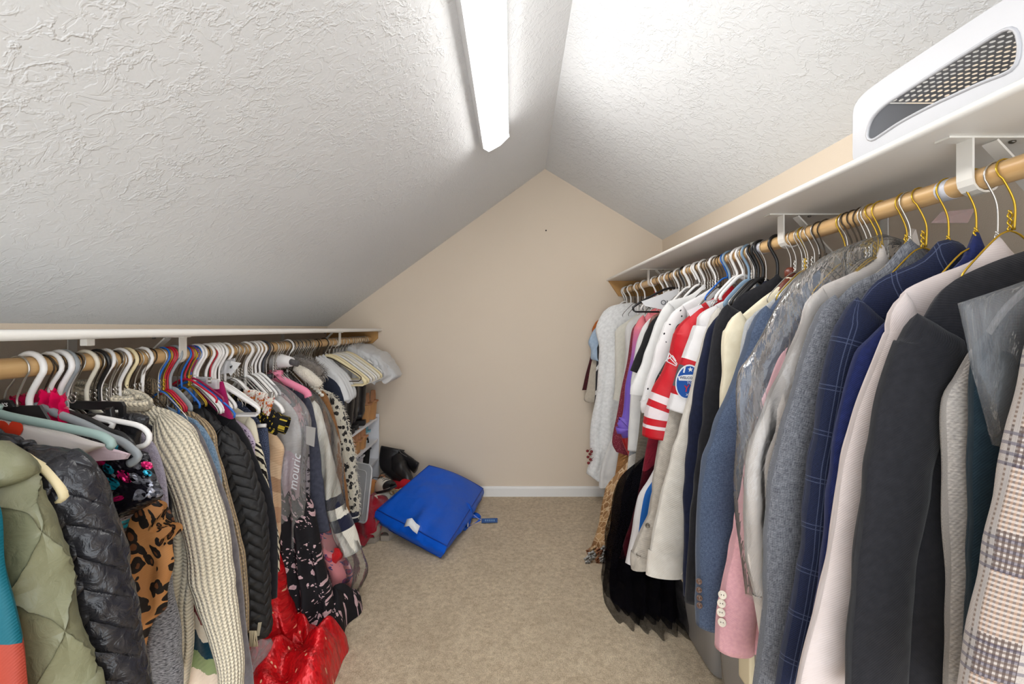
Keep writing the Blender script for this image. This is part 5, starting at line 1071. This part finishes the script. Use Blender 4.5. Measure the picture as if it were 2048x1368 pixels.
mb = MB(); mb.tube([P(704, 1030, 2.21), P(704, 1033, 2.21)], .0368, 18, ry=.0308); link_mesh('cuff_stripe', mb, plain('white_rib', (230, 228, 222), .9), cf)
FR = film('frosted_shoulder_cover', (1, 1, 1), .72, .005, .12)
for k in range(4):
    Y = 2.30+k*.045; mb = body_mesh(-1, Y, [(CX+LX*F/Y, 712-k*2), (655+k*6, 728), (672+k*7, 745)], [(686+k*6, 762), (694+k*6, 780), (700+k*4, 800-k*2), (692+k*4, 806-k*3)], .016, (7, .006), 240+k, 22, 16, .1)
    lab = ['nearest frosted plastic shoulder cover behind the spotted coat', 'second frosted plastic shoulder cover behind the spotted coat', 'third frosted plastic shoulder cover behind the spotted coat', 'farthest frosted plastic shoulder cover near the cream hangers'][k]
    tag(link_mesh('shoulder_cover', mb, FR), lab, 'cover', 'frosted shoulder covers')
G('jacket', 'navy blue jacket shoulder glimpsed under the frosted covers', 'jacket', -1, 2.28, cloth('navy_serge', (44, 50, 66)), [(630, 735), (655, 752), (670, 762)], [(680, 775), (688, 800), (694, 840), (700, 880)], .012, (3, .003), hook='dark')
# empty hangers at the far end
def fullhanger(kind, Y, label, arm, group=None, hook='silver'): hanger(kind, -1, Y, LZ-.07, arm, label, group, bar=True, hookkind=hook, tilt=R.uniform(-.01, .01))
for k, (kd, Y, lab) in enumerate((('cream', 2.42, 'nearest empty cream hanger behind the frosted covers'), ('cream', 2.47, 'second empty cream hanger'), ('white', 2.53, 'first empty white hanger after the cream ones'), ('ivory', 2.58, 'first empty ivory hanger near the back'),
    ('white', 2.63, 'second empty white hanger after the cream ones'), ('ivory', 2.68, 'second empty ivory hanger near the back'), ('cream', 2.73, 'farthest empty cream hanger before the wrapped bundle'))):
    fullhanger(kd, Y, lab, (.215, .14))
hanger('dark', -1, 2.40, LZ-.075, (.2, .11), 'open dark wire hanger lying across the empty cream hangers', bar=True, r=.0028)
for k in range(8): hanger('white', -1, 2.80+k*.042, LZ-.065, (.2, .13), 'white hanger in the plastic-wrapped bundle by the back wall', 'wrapped hangers by the back wall', bar=True, hookkind='silver')
mb = body_mesh(-1, 2.95, [(CX+LX*F/2.95, 686), (735, 690), (760, 702)], [(778, 716), (797, 738), (801, 752), (786, 760)], .16, (11, .02), 260, 40, 26, .1, puff=lambda u, v: .014*nz(u*30, v*30, 4))
tag(link_mesh('plastic_wrap', mb, film('milky_bundle_film', (1, 1, 1), .6, .008, .1)), 'milky plastic wrapped round the bundle of hangers by the back wall', 'plastic wrap')
# hooks on the rod
spare(-1, 'white', [128, 240], 'thick white plastic hanger hook at the near end of the left rod', 'thick white hooks on the near left rod'); spare(-1, 'ivory', [172], 'thick ivory plastic hanger hook on the near left rod', None); spare(-1, 'white', [206], 'thick white hanger hook paired with a black hook on the left rod', None); spare(-1, 'black', [196], 'thick black hanger hook behind the white hook on the left rod', None)
spare(-1, 'dark', [86, 92, 110, 114, 146, 186, 252, 262, 290, 297], 'dark wire hanger hook on the near half of the left rod', 'dark hooks on the near left rod'); spare(-1, 'silver', [120, 140, 150, 178, 190, 215, 228, 234, 270, 280, 318, 384, 388, 438, 444, 463, 470], 'silver wire hanger hook on the near half of the left rod', 'silver hooks on the near left rod')
hanger('blue', -1, 1.385, LZ-.085, (.135, .10), 'blue coated hanger arm lying over the black quilted jacket', bar=False)
spare(-1, 'blue', [322, 366], 'thin blue coated hanger hook by the left bracket', 'blue hooks by the left bracket', (.05, .05)); spare(-1, 'red', [333, 338], 'red coated hanger hook by the left bracket', 'red hooks by the left bracket', (.05, .05)); spare(-1, 'gold', [328, 378, 381], 'gold twisted wire hanger hook by the left bracket', 'gold hooks by the left bracket', (.05, .05)); spare(-1, 'grey', [345], 'thick grey hanger hook by the left bracket', None, (.05, .05))
spare(-1, 'white', [390, 396, 412, 422, 492, 504, 511, 519], 'thick white hanger hook at the middle of the left rod', 'white hooks on the middle left rod')
spare(-1, 'silver', [478, 484, 498, 502, 548, 552, 556, 570, 577, 582, 586, 590, 594, 598, 602, 606, 610, 614, 618, 624], 'silver wire hook packed on the far half of the left rod', 'packed silver hooks on the far left rod'); spare(-1, 'dark', [536, 574, 580, 588, 596, 604, 612, 630, 635], 'dark wire hook packed on the far half of the left rod', 'packed dark hooks on the far left rod')
# crumpled see-through pouch and card hanging by the white hangers
pc = thing('clear_pouch', 'crumpled clear zip pouch with a printed card hanging from the left rod', 'pouch', P(455, 748, 1.55)); sheetpx('pouch', CLR, [(438, 722), (468, 716), (472, 744), (432, 750)], 1.55, .008, pc, .02); poly_sheet('card', plain('white_tag_card', (228, 226, 224), .6), [(462, 722), (482, 726), (462, 752), (456, 745)], 1.545, .002, pc); poly_sheet('card_print', plain('card_black_print', (30, 30, 30), .6), [(460, 732), (465, 731), (462, 737), (458, 737)], 1.542, .001, pc)
# ================================================================ shoe rack, shoes, blue bag
WHT = plain('white_melamine', (232, 232, 236), .4)
rk = thing('shoe_rack', 'white open shoe rack against the left wall below the hanging coats', 'shoe rack', (-1.07, 2.68, 0))
RX0, RX1, RY0, RY1 = -1.25, -.885, 2.16, 3.16
for y in (RY0, RY1-.016):
    mb = MB(); mb.box((RX0, y, .0), (RX1, y+.016, .60), .002); link_mesh('side_panel', mb, WHT, rk, False)
for z in (.565, .415, .275, .05):
    mb = MB(); mb.box((RX0+.006, RY0+.0165, z), (RX1-.004, RY1-.0165, z+.015), .002); link_mesh('shelf', mb, WHT, rk, False)
mb = MB(); mb.box((RX0, RY0+.0165, .02), (RX0+.005, RY1-.0165, .58)); link_mesh('back_panel', mb, WHT, rk, False)
def place(mb, pos, yaw=0., pitch=0., roll=0.):
    Mq = Matrix.Rotation(yaw, 3, 'Z') @ Matrix.Rotation(pitch, 3, 'Y') @ Matrix.Rotation(roll, 3, 'X'); pos = Vector(pos); mb.v = [Mq @ p+pos for p in mb.v]; return mb
LEA = plain('black_boot_leather', (34, 32, 33), .32, .5, bump=.0015, bscale=60); SOLE = plain('black_rubber_sole', (22, 21, 22), .7)
def boot(pos, yaw, h, label, group=None, pitch=0., roll=0., mat=None, slump=0.):
    mat = mat or LEA; o = thing('ankle_boot', label, 'boot', pos, group)
    path = [(0, 0, h), (.0, 0, h*.97), (slump*.3, 0, h*.75), (-slump, 0, h*.5), (.002, 0, h*.32), (.008, 0, .085), (.02, 0, .055)]
    rad = [.052, .052, .05, .047, .043, .043, .038]; mb = MB(); mb.tube(smooth(path, 24), [lerp(rad[min(int(k/24*6), 5)], rad[min(int(k/24*6)+1, 6)], k/24*6-int(k/24*6)) for k in range(25)], 18, up=(1, 0, 0), cap=False)
    mb.tube([(0, 0, h-.001), (0, 0, h-.05)], .049, 18, up=(1, 0, 0), cap=False); displace(mb, lambda u, v: .003*nz(u*30, v*24)); link_mesh('shaft', place(mb, pos, yaw, pitch, roll), mat, o)
    mb = MB(); mb.tube(smooth([(-.028, 0, .055), (.0, 0, .06), (.06, 0, .055), (.12, 0, .042), (.17, 0, .032), (.19, 0, .026)], 20), [.02+.02*math.sin(math.pi*min(1, k/14)) if k < 7 else lerp(.042, .014, ((k-7)/13)**2) for k in range(21)], 16, ry=[.036-.0*k if k < 16 else .036-(k-16)*.005 for k in range(21)], up=(0, 0, 1)); link_mesh('foot', place(mb, pos, yaw, pitch, roll), mat, o)
    ol = [(-.04+.23*t, .03*math.sin(math.pi*min(1, t*1.2+.12))**.6*(1.15-.2*t)) for t in [k/12 for k in range(13)]]; pts = [(x, y, .008) for x, y in ol]+[(x, -y, .008) for x, y in reversed(ol)]
    mb = MB(); mb.prism(pts, (0, 0, .014)); link_mesh('sole', place(mb, pos, yaw, pitch, roll), SOLE, o, False)
    mb = MB(); mb.box((-.045, -.03, .0), (.02, .03, .03), .006); link_mesh('heel', place(mb, pos, yaw, pitch, roll), SOLE, o)
    return o
for k, (x, y, h) in enumerate(((-.905, 2.50, .27), (-.90, 2.62, .27), (-.915, 2.74, .27), (-.91, 2.87, .28))):
    boot((x-.03, y, .582), math.pi+.05*k, h, ['nearest tall black leather boot on top of the shoe rack', 'second tall black leather boot on top of the shoe rack', 'third tall black leather boot on top of the shoe rack', 'farthest tall black leather boot on top of the shoe rack'][k], 'black boots on the shoe rack')
TAN = plain('tan_suede', (196, 142, 104), .8, .2, var=.06); CORK = plain('cork_wood_heel', (188, 128, 74), .6, .3, var=.15); CORK2 = plain('stacked_wood_heel', (204, 150, 96), .55, .3, var=.1)
def block_sandal(pos, yaw, label, mat, heelm, hh=.1, w=.024, group=None, strap=None):
    o = thing('heeled_sandal', label, 'sandal', pos, group)
    mb = MB(); mb.prism([(-.03, -w, 0), (.02, -w, 0), (.03, -w, hh-.012), (-.04, -w, hh)], (0, 2*w, 0)); link_mesh('heel', place(mb, pos, yaw), heelm, o, False)
    mb = MB(); mb.ribbon(smooth([(-.05, 0, hh+.004), (.0, 0, hh), (.07, 0, hh*.55), (.13, 0, .018), (.2, 0, .016)], 14), (0, w*1.9, 0), .01); link_mesh('footbed', place(mb, pos, yaw), mat, o, False)
    for x, z, t in ((.13, .02, .055), (-.02, hh, .075)):
        mb = MB(); mb.ribbon([(x, -w, z), (x, -w*.95, z+t*.6), (x, -w*.5, z+t), (x, w*.5, z+t), (x, w*.95, z+t*.6), (x, w, z)], (.022, 0, 0), .003); link_mesh('strap', place(mb, pos, yaw), strap or mat, o, False)
    return o
block_sandal((-.93, 2.955, .582), math.pi, 'tan block-heeled shoe beside the black boots on the rack top', TAN, CORK2, .115)
block_sandal((-.92, 3.06, .582), math.pi, 'tan block-heeled shoe at the far end of the rack top', TAN, CORK2, .12)
for k, y in enumerate((2.56, 2.65, 2.76, 2.87)): block_sandal((-.93, y, .4315), math.pi, ['nearest wooden-heeled sandal on the second rack shelf', 'second wooden-heeled sandal on the second rack shelf', 'third wooden-heeled sandal on the second rack shelf', 'farthest wooden-heeled sandal on the second rack shelf'][k], TAN, CORK if k < 2 else CORK2, .075, group='wooden-heeled sandals')
BLU = plain('pale_blue_patent', (130, 190, 204), .25); block_sandal((-.96, 3.03, .4315), math.pi+.2, 'pale blue strappy sandal on the second rack shelf', BLU, plain('clear_heel', (196, 208, 210), .1), .07)
block_sandal((-.95, 3.0, .2915), math.pi-.2, 'black strappy heel on the third rack shelf', LEA, SOLE, .1); block_sandal((-.95, 2.86, .2915), math.pi, 'white strappy heel on the third rack shelf', WHT, WHT, .09, strap=SOLE)
# bin lid leaning on the rack
FROST = film('frosted_lid_plastic', (.93, .94, .95), .5, .001, .2); lid = thing('bin_lid', 'frosted plastic bin lid leaning on the shoe rack', 'lid', PZ(730, 985))
def rrect(cx, cy, hx, hy, r, n=6): return [(cx+sx*(hx-r)+r*math.cos(a), cy+sy*(hy-r)+r*math.sin(a)) for sx, sy, a0 in ((1, 1, 0), (-1, 1, 90), (-1, -1, 180), (1, -1, 270)) for a in [math.radians(a0+90*k/n) for k in range(n+1)]]
for nm, hx, hy, off, th in (('panel', .115, .15, 0, .004), ('rim', .12, .155, .0, .0)):
    pts = rrect(0, 0, hx, hy, .03)
    if nm == 'panel':
        mb = MB(); mb.prism([(x, 0, z) for x, z in pts], (0, .004, 0))
    else:
        mb = MB(); mb.tube([(x, .002, z) for x, z in pts], .006, 6, closed=True)
    link_mesh(nm, place(mb, (-.86, 2.56, .275), -.55, 0., -.14), FROST, lid, nm == 'rim')
mb = MB(); mb.tube([(x, -.001, z) for x, z in rrect(0, 0, .085, .12, .02)], .003, 6, closed=True); link_mesh('ridge', place(mb, (-.86, 2.56, .275), -.55, 0., -.14), FROST, lid)
# low shoes
def shoe(pos, yaw, label, up, sole, L=.27, w=.047, hh=.075, name='sneaker', cat='sneaker', pitch=0., roll=0., laces=None, toe=None, group=None, soleh=.028):
    o = thing(name, label, cat, pos, group)
    def wp(t): return w*(.72+.28*math.sin(math.pi*min(1, t*.9+.05)))*(1 if t < .8 else (1-((t-.8)/.2)**2*.65)**.5*1.0)*(1 if t > .1 else (.6+4*t))
    ol = [(-.3*L+L*k/16, wp(k/16)) for k in range(17)]; mb = MB(); mb.prism([(x, y, 0) for x, y in ol]+[(x, -y, 0) for x, y in reversed(ol)], (0, 0, soleh)); link_mesh('sole', place(mb, pos, yaw, pitch, roll), sole, o, False)
    def hp(t): return hh*(1.0-.18*math.sin(math.pi*clamp(t/.5))) if t < .5 else lerp(hh*.95, .022, sstep(.45, 1.0, t))
    def fn(u, v):
        a = math.pi*(u-.5)*2; t = v; x = -.3*L+L*t; y = math.sin(a*.5)*wp(t)*1.0; c = math.cos(a*.5)
        if t < .42: c = min(c, .75); y = math.sin(a*.5)*wp(t) if abs(u-.5) > .24 else math.copysign(wp(t)*.62, u-.5)
        return Vector((x, y, soleh+hp(t)*max(c, 0)**.65)), (u*.2, v*.3)
    mb = MB(); mb.grid(fn, 20, 30); up_o = link_mesh('upper', place(mb, pos, yaw, pitch, roll), up, o)
    mb = MB(); mb.grid(lambda u, v: (Vector((-.27*L+.36*L*v, (u-.5)*2*wp(v*.4)*.6, soleh+hp(v*.4)*.75)), (u, v)), 4, 8); link_mesh('lining', place(mb, pos, yaw, pitch, roll), SOLE, o)
    if toe:
        mb = MB(); mb.grid(lambda u, v: (fn(u, .78+.22*v)[0]*1.0+Vector((.001, 0, .0015)), (u, v)), 16, 8); link_mesh('toe_cap', place(mb, pos, yaw, pitch, roll), toe, up_o)
    if laces:
        for k in range(4):
            x = .14*L+k*.022; mb = MB(); mb.tube(smooth([(x, -w*.5, soleh+hh*.80-k*.005), (x+.008, 0, soleh+hh*1.0-k*.007), (x+.016, w*.5, soleh+hh*.80-k*.005)], 8), .0022, 6); link_mesh('lace', place(mb, pos, yaw, pitch, roll), laces, up_o)
        mb = MB(); mb.tube(smooth([(.13*L, 0, soleh+hh), (.10*L, .03, soleh+hh*1.25), (.16*L, .05, soleh+hh), (.13*L, 0, soleh+hh), (.1*L, -.03, soleh+hh*1.25), (.17*L, -.05, soleh+hh)], 24), .002, 6); link_mesh('lace', place(mb, pos, yaw, pitch, roll), laces, up_o)
    return o
GS = plain('grey_knit_sneaker', (122, 116, 108), .9, .2, var=.08, bump=.002, bscale=300); GSO = plain('taupe_foam_sole', (150, 140, 128), .8); GT = plain('grey_suede_toe', (140, 128, 114), .85)
p1 = PZ(739, 1085); p2 = PZ(768, 1082)
shoe((p1.x, p1.y+.18, .002), -math.pi/2+.05, 'left grey sneaker standing beside the blue bag', GS, GSO, .28, .05, .10, laces=plain('dark_grey_laces', (70, 68, 66), .8), toe=GT); shoe((p2.x+.01, p2.y+.19, .002), -math.pi/2-.02, 'right grey sneaker half under the blue bag', GS, GSO, .28, .05, .10, laces=bpy.data.materials['dark_grey_laces'], toe=GT)
# pile of shoes in the corner
OXW = plain('ivory_leather', (230, 222, 206), .4); RDF = cloth('dark_red_fleece', (168, 18, 40), (140, 10, 30), .95, ns=30, sheen=.4)
rf = thing('red_garment_pile', 'crumpled dark red garment lying under the shoe pile', 'garment', PZ(735, 1075))
mb = MB(); cc = Vector((-.80, 2.72, 0))
def fn(u, v):
    a, b = 2*math.pi*u, math.pi*.5*v; q = Vector((math.cos(a)*math.cos(b)*.13, math.sin(a)*math.cos(b)*.2, math.sin(b)*.15)); k = 1+.28*nz(q.x*14, q.y*14, q.z*14)+.12*math.sin(a*5+q.z*30); return cc+Vector((q.x*k, q.y*k, q.z*(.8+.4*k)+.002)), (u*.6, v*.3)
mb.grid(fn, 44, 16, cu=True); link_mesh('heap', mb, RDF, rf)
mb = MB()
def fn(u, v):
    q = lerp(Vector((-.72, 2.66, .12)), Vector((-.80, 2.47, .004)), v)+Vector((-.16*(u-.2), .10*(u-.2), 0)); q.z += .02*math.sin(u*9+v*4)*(1-v)+.008; return q, (u*.2, v*.3)
mb.grid(fn, 20, 20); link_mesh('fold', mb, RDF, rf)
def at(px, py, Y): return P(px, py, Y)
shoe(at(764, 972, 2.86)+Vector((0, 0, -.03)), -.9, 'black and ivory two-tone oxford on top of the shoe pile', OXW, SOLE, .27, .045, .07, 'oxford_shoe', 'shoe', pitch=-.35, roll=.25, laces=SOLE, toe=LEA, soleh=.014)
shoe(at(757, 985, 2.78)+Vector((0, 0, -.06)), 1.0, 'ivory leather shoe lying on its side below the oxford', OXW, plain('tan_leather_sole', (176, 136, 96), .6), .25, .042, .06, 'flat_shoe', 'shoe', pitch=.15, roll=.8, soleh=.01)
shoe(at(803, 975, 2.95)+Vector((0, 0, -.04)), -.6, 'bright red suede shoe behind the blue bag', plain('red_suede', (198, 14, 34), .85), plain('white_rubber_sole', (226, 222, 214), .6), .26, .045, .07, 'flat_shoe', 'shoe', pitch=-.2, roll=.1)
shoe(at(793, 988, 2.85)+Vector((0, 0, -.05)), -.5, 'tan leather shoe tucked behind the blue bag', plain('tan_leather', (186, 148, 108), .45), SOLE, .26, .044, .065, 'flat_shoe', 'shoe', pitch=-.1, roll=-.2)
block_sandal(at(738, 968, 2.80)+Vector((0, 0, -.06)), 1.2, 'brown block-heeled sandal at the rack end of the shoe pile', TAN, CORK, .09)
mb = MB()
for k in range(3):
    c = at(786+k*9, 985-k*2, 2.8); mb.tube([c+Vector((.018*math.cos(a*.45), -.006*math.sin(a*.3), .014*math.sin(a*.45))) for a in range(14)], .003, 6)
tag(link_mesh('rope_laces', mb, plain('natural_rope', (190, 174, 140), .9)), 'loops of natural rope lace on the shoe pile', 'lace')
# knee boots slumped against the wall
o = thing('slouch_boot', 'tall black leather boot folded over in the corner behind the shoes', 'boot', at(800, 960, 3.05))
def legs(pts, radii, rys, name, mat=LEA):
    q = smooth([at(x, y, Y) for x, y, Y in pts], 30); n = len(radii)-1; rr2 = [lerp(radii[min(int(k/30*n), n-1)], radii[min(int(k/30*n)+1, n)], k/30*n-min(int(k/30*n), n-1)) for k in range(31)]; ry2 = [lerp(rys[min(int(k/30*n), n-1)], rys[min(int(k/30*n)+1, n)], k/30*n-min(int(k/30*n), n-1)) for k in range(31)]
    mb = MB(); mb.tube(q, rr2, 20, ry=ry2, up=(1, 0, .3)); displace(mb, lambda u, v: .004*nz(u*16, v*20)+.002*math.sin(v*60+u*8)); link_mesh(name, mb, mat, o)
legs([(786, 896, 3.12), (782, 918, 3.1), (792, 940, 3.06), (812, 960, 3.0), (822, 985, 2.98)], [.085, .085, .06, .045, .03], [.03, .03, .04, .045, .03], 'shaft')
o = thing('slouch_boot', 'second tall black boot slumped beside the blue bag', 'boot', at(825, 960, 3.05))
q_ = [at(833, 936, 3.06), at(820, 925, 3.08), at(806, 914, 3.1), at(796, 908, 3.12)]; mb = MB(); mb.tube(smooth(q_, 20), [.055-.0006*k for k in range(21)], 20, ry=.022, up=(-.5, 0, .8)); displace(mb, lambda u, v: .003*nz(u*16, v*20)); link_mesh('shaft', mb, LEA, o)
legs([(796, 914, 3.1), (800, 935, 3.04), (812, 952, 3.0), (818, 968, 2.97), (820, 984, 2.95)], [.05, .055, .045, .035, .025], [.04, .045, .045, .04, .03], 'foot')
mb = MB(); mb.tube(smooth([at(797, 898, 3.06), at(802, 906, 3.05), at(815, 914, 3.06), at(836, 925, 3.08)], 16), .0022, 6); link_mesh('top_piping', mb, plain('dull_piping', (96, 92, 90), .5), o)

# ---- the blue bag
BLUE = NT('bright_blue_woven_film'); _v = BLUE.obj(); BLUE = BLUE.fin(BLUE.mix(BLUE.noise(_v, 5, 2), srgb(0, 92, 208), srgb(0, 82, 194)), .42, BLUE.bump(BLUE.noise(_v, 40, 3), .003, .5), .4)
bag = thing('storage_bag', 'large stuffed bright blue storage bag lying on the carpet', 'bag', PZ(860, 1085))
T4 = [P(754, 1020, 2.62), P(894, 1093, 2.33), P(966, 977, 3.08), P(858, 931, 2.95)]; B4 = [P(746, 1042, 2.63), P(881, 1115, 2.335), P(963, 998, 3.09), P(850, 985, 3.0)]
def bil(c, s, t): return lerp(lerp(c[0], c[1], s), lerp(c[3], c[2], s), t)
def bag_top(s, t):
    p = bil(T4, s, t); e = (max(0, math.sin(math.pi*s))*max(0, math.sin(math.pi*t)))**.6
    wk = .018*math.sin(s*15+3*nz(s*3, t*3))*math.exp(-t*4.5)+.008*nz(s*7, t*7, 2)*e+.006*nz(s*15, t*4, 5)*e*math.exp(-t*2)
    edge = .008*math.sin(math.pi*s)*(t > .5)*0
    return p+Vector((0, 0, .052*e+wk*min(1, e*3+.1)+.02*math.sin(math.pi*s)*sstep(.7, 1, t)+.015*math.sin(math.pi*s*.9)*(1-sstep(0, .3, t))*.3))
def bag_bot(s, t): p = bil(B4, s, t); return Vector((p.x, p.y, max(.004, p.z)))
mb = MB(); mb.grid(lambda u, v: (bag_top(u, v), (u, v)), 44, 44); link_mesh('top_panel', mb, BLUE, bag)
mb = MB(); mb.grid(lambda u, v: (bag_bot(u, v), (u, v)), 12, 12); link_mesh('base_panel', mb, BLUE, bag)
def side_strip(f):
    mb = MB()
    def fn(u, v):
        s, t = f(u); a = bag_top(s, t); b = bag_bot(s, t); p = a.lerp(b, v); out = (p-(bil(T4, .5, .5)+bil(B4, .5, .5))/2); out.z = 0
        return p+out.normalized()*(.028*math.sin(math.pi*v)*(.6+.4*math.sin(math.pi*u))+.009*nz(u*9, v*3, s*5+t*9)*math.sin(math.pi*v)), (u, v)
    mb.grid(fn, 40, 10); return mb
for nm, f in (('front_gusset', lambda u: (u, 0)), ('right_gusset', lambda u: (1, u)), ('back_gusset', lambda u: (1-u, 1)), ('left_gusset', lambda u: (0, 1-u))): link_mesh(nm, side_strip(f), BLUE, bag)
DB = plain('dark_blue_piping', (0, 56, 150), .5)
for fnc in (bag_top, bag_bot):
    loop = [fnc(u, 0) for u in [k/20 for k in range(20)]]+[fnc(1, u) for u in [k/20 for k in range(20)]]+[fnc(1-u, 1) for u in [k/20 for k in range(20)]]+[fnc(0, 1-u) for u in [k/20 for k in range(20)]]
    mb = MB(); mb.tube(loop, .0035, 6, closed=True); link_mesh('piping', mb, DB, bag)
mb = MB(); mb.ribbon(smooth([P(927, 1010, 2.78), P(938, 1016, 2.76), P(944, 1034, 2.75), P(934, 1048, 2.72), P(921, 1030, 2.68), P(916, 1026, 2.66)], 20), (.01, .022, .034), .003); link_mesh('handle', mb, BLUE, bag)
mb = MB(); mb.ribbon(smooth([P(922, 1054, 2.64), P(940, 1056, 2.72), P(956, 1046, 2.78), P(961, 1036, 2.82), P(948, 1030, 2.84), P(934, 1040, 2.78), P(918, 1062, 2.66)], 24), (.0, .028, .022), .003); link_mesh('handle', mb, BLUE, bag)
mb = MB(); mb.box(P(936, 1047, 2.7)-Vector((.002, .012, .016)), P(936, 1047, 2.7)+Vector((.002, .012, .016)), 0); link_mesh('strap_label', mb, PW, bag, False)
tg_ = thing('price_tag', 'small blue printed tag on a loop beside the blue bag', 'tag', PZ(979, 1041)); mb = MB(); mb.add([PZ(963, 1037, .006), PZ(995, 1036, .006), PZ(995, 1045, .006), PZ(963, 1046, .006), PZ(963, 1037, .003), PZ(995, 1036, .003), PZ(995, 1045, .003), PZ(963, 1046, .003)], [(0, 1, 2, 3), (7, 6, 5, 4), (0, 4, 5, 1), (1, 5, 6, 2), (2, 6, 7, 3), (3, 7, 4, 0)]); link_mesh('card', mb, plain('tag_blue', (10, 84, 160), .5), tg_, False)
for k in range(5):
    mb = MB(); x = 970+k*4.2; mb.add([PZ(x, 1039, .0068), PZ(x+2.6, 1039, .0068), PZ(x+2.6, 1042.6, .0068), PZ(x, 1042.6, .0068)], [(0, 1, 2, 3)]); link_mesh('print', mb, plain('tag_pale_print', (120, 170, 214), .5), tg_, False)
mb = MB(); mb.tube([PZ(963, 1040, .006), PZ(955, 1036, .012), PZ(948, 1030, .03), PZ(943, 1030, .05)], .0012, 5); link_mesh('loop', mb, PW, tg_)
mb = MB(); mb.ribbon([P(811, 1046, 2.42), P(821, 1044, 2.41), P(829, 1054, 2.405), P(837, 1060, 2.40)], (-.012, -.02, -.034), .002); link_mesh('white_label', mb, PW, bag)

# ================================================================ perforated basket upside down on the right shelf
BW = plain('white_basket_plastic', (192, 192, 196), .35, .5); XF = .742
bk = thing('laundry_basket', 'white perforated plastic basket upside down on the high right shelf', 'basket', (.9, .78, SHR[2]))
hole = [(1735, 275), (1737, 255), (1747, 233), (1770, 210), (1800, 190), (1850, 158), (1900, 126), (1950, 95), (2000, 64), (2022, 57), (2034, 66), (2039, 90), (2037, 115), (2028, 135), (2008, 148), (1960, 167), (1900, 194), (1850, 218), (1800, 245), (1765, 268), (1745, 280)]
hp_ = [PX(x, y, XF) for x, y in hole]; hc_ = Vector((XF, .79, 1.615)); far_, near_, zb, zt = .962, .612, SHR[2]+.001, 1.690
def outer(a):
    c, s = math.cos(a), math.sin(a); e = .35 if s > 0 else .12; y = (far_+near_)/2+(far_-near_)/2*math.copysign(abs(c)**e, c); z = lerp(zb, zt, .5)+(zt-zb)/2*math.copysign(abs(s)**e, s)
    return y, z
def ang(p): return math.atan2((p.z-1.613)/.045, (p.y-.785)/.14)
ho = sorted(hp_, key=ang); hloop = smooth(ho+[ho[0]], 72)[:72]; mb = MB(); N_ = 72
ring0 = [Vector((XF, *outer(ang(p)))) for p in hloop]
for off, in ((0.,), (.004,)):
    d = Vector((off, 0, 0)); mb.add([p+d for p in hloop]+[hloop[k].lerp(ring0[k], .5)+d for k in range(N_)]+[p+d for p in ring0], [(r*N_+k, r*N_+(k+1) % N_, (r+1)*N_+(k+1) % N_, (r+1)*N_+k) for r in range(2) for k in range(N_)])
mb.add([p for p in hloop]+[p+Vector((.004, 0, 0)) for p in hloop], [(k, (k+1) % N_, N_+(k+1) % N_, N_+k) for k in range(N_)]); link_mesh('front_wall', mb, BW, bk, auto=35)
mb = MB(); mb.tube(hloop, .003, 8, closed=True); link_mesh('grip_rim', mb, BW, bk)
def wall_strip(a0, a1, x0, x1, n):
    m = MB()
    for inset in (0., .004):
        def fn(u, v):
            a = lerp(a0, a1, u); y, z = outer(a); y = .787+(y-.787)*(1-inset*5); z = z-inset*(1 if math.sin(a) > 0 else 0); return Vector((lerp(x0, x1, v), y, z)), (u, v)
        m.grid(fn, n, 6)
    return m
link_mesh('far_end_wall', wall_strip(-.3, math.radians(30), XF, 1.075, 20), BW, bk); link_mesh('near_end_wall', wall_strip(math.radians(118), math.pi+.3, XF, 1.075, 20), BW, bk)
mb = MB(); y_a = outer(math.radians(30))[0]; y_b = outer(math.radians(118))[0]
x0, x1 = XF, 1.075; nx, ny = 24, int((y_a-y_b)/.0135); px_, py_ = (x1-x0)/nx, (y_a-y_b)/ny
def zt_(y): a = (y-.787)/((far_-near_)/2); return outer(math.acos(clamp(a, -1, 1)**1 if abs(a) < 1 else 1))[1] if False else zt-.001-.014*abs(a)**4
for i in range(nx):
    for j in range(ny):
        cx_, cy_ = x0+(i+.5)*px_, y_b+(j+.5)*py_; o8 = []; i8 = []
        for k in range(8):
            a = math.pi/4*k; c, s = math.cos(a), math.sin(a); m = max(abs(c), abs(s)); o8.append(Vector((cx_+c/m*px_/2, cy_+s/m*py_/2, 0))); i8.append(Vector((cx_+c*px_*.30, cy_+s*py_*.30, 0)))
        if i < 1: i8 = [Vector((cx_, cy_, 0))]*8
        vs = [Vector((p.x, p.y, zt_(p.y))) for p in o8+i8]; mb.add(vs, [(k, (k+1) % 8, 8+(k+1) % 8, 8+k) for k in range(8)])
link_mesh('perforated_base', mb, BW, bk, False)
mb = MB(); mb.prism([(1.075, *outer(math.radians(a))) for a in range(0, 360, 10)], (.004, 0, 0)); link_mesh('back_wall', mb, BW, bk, False)
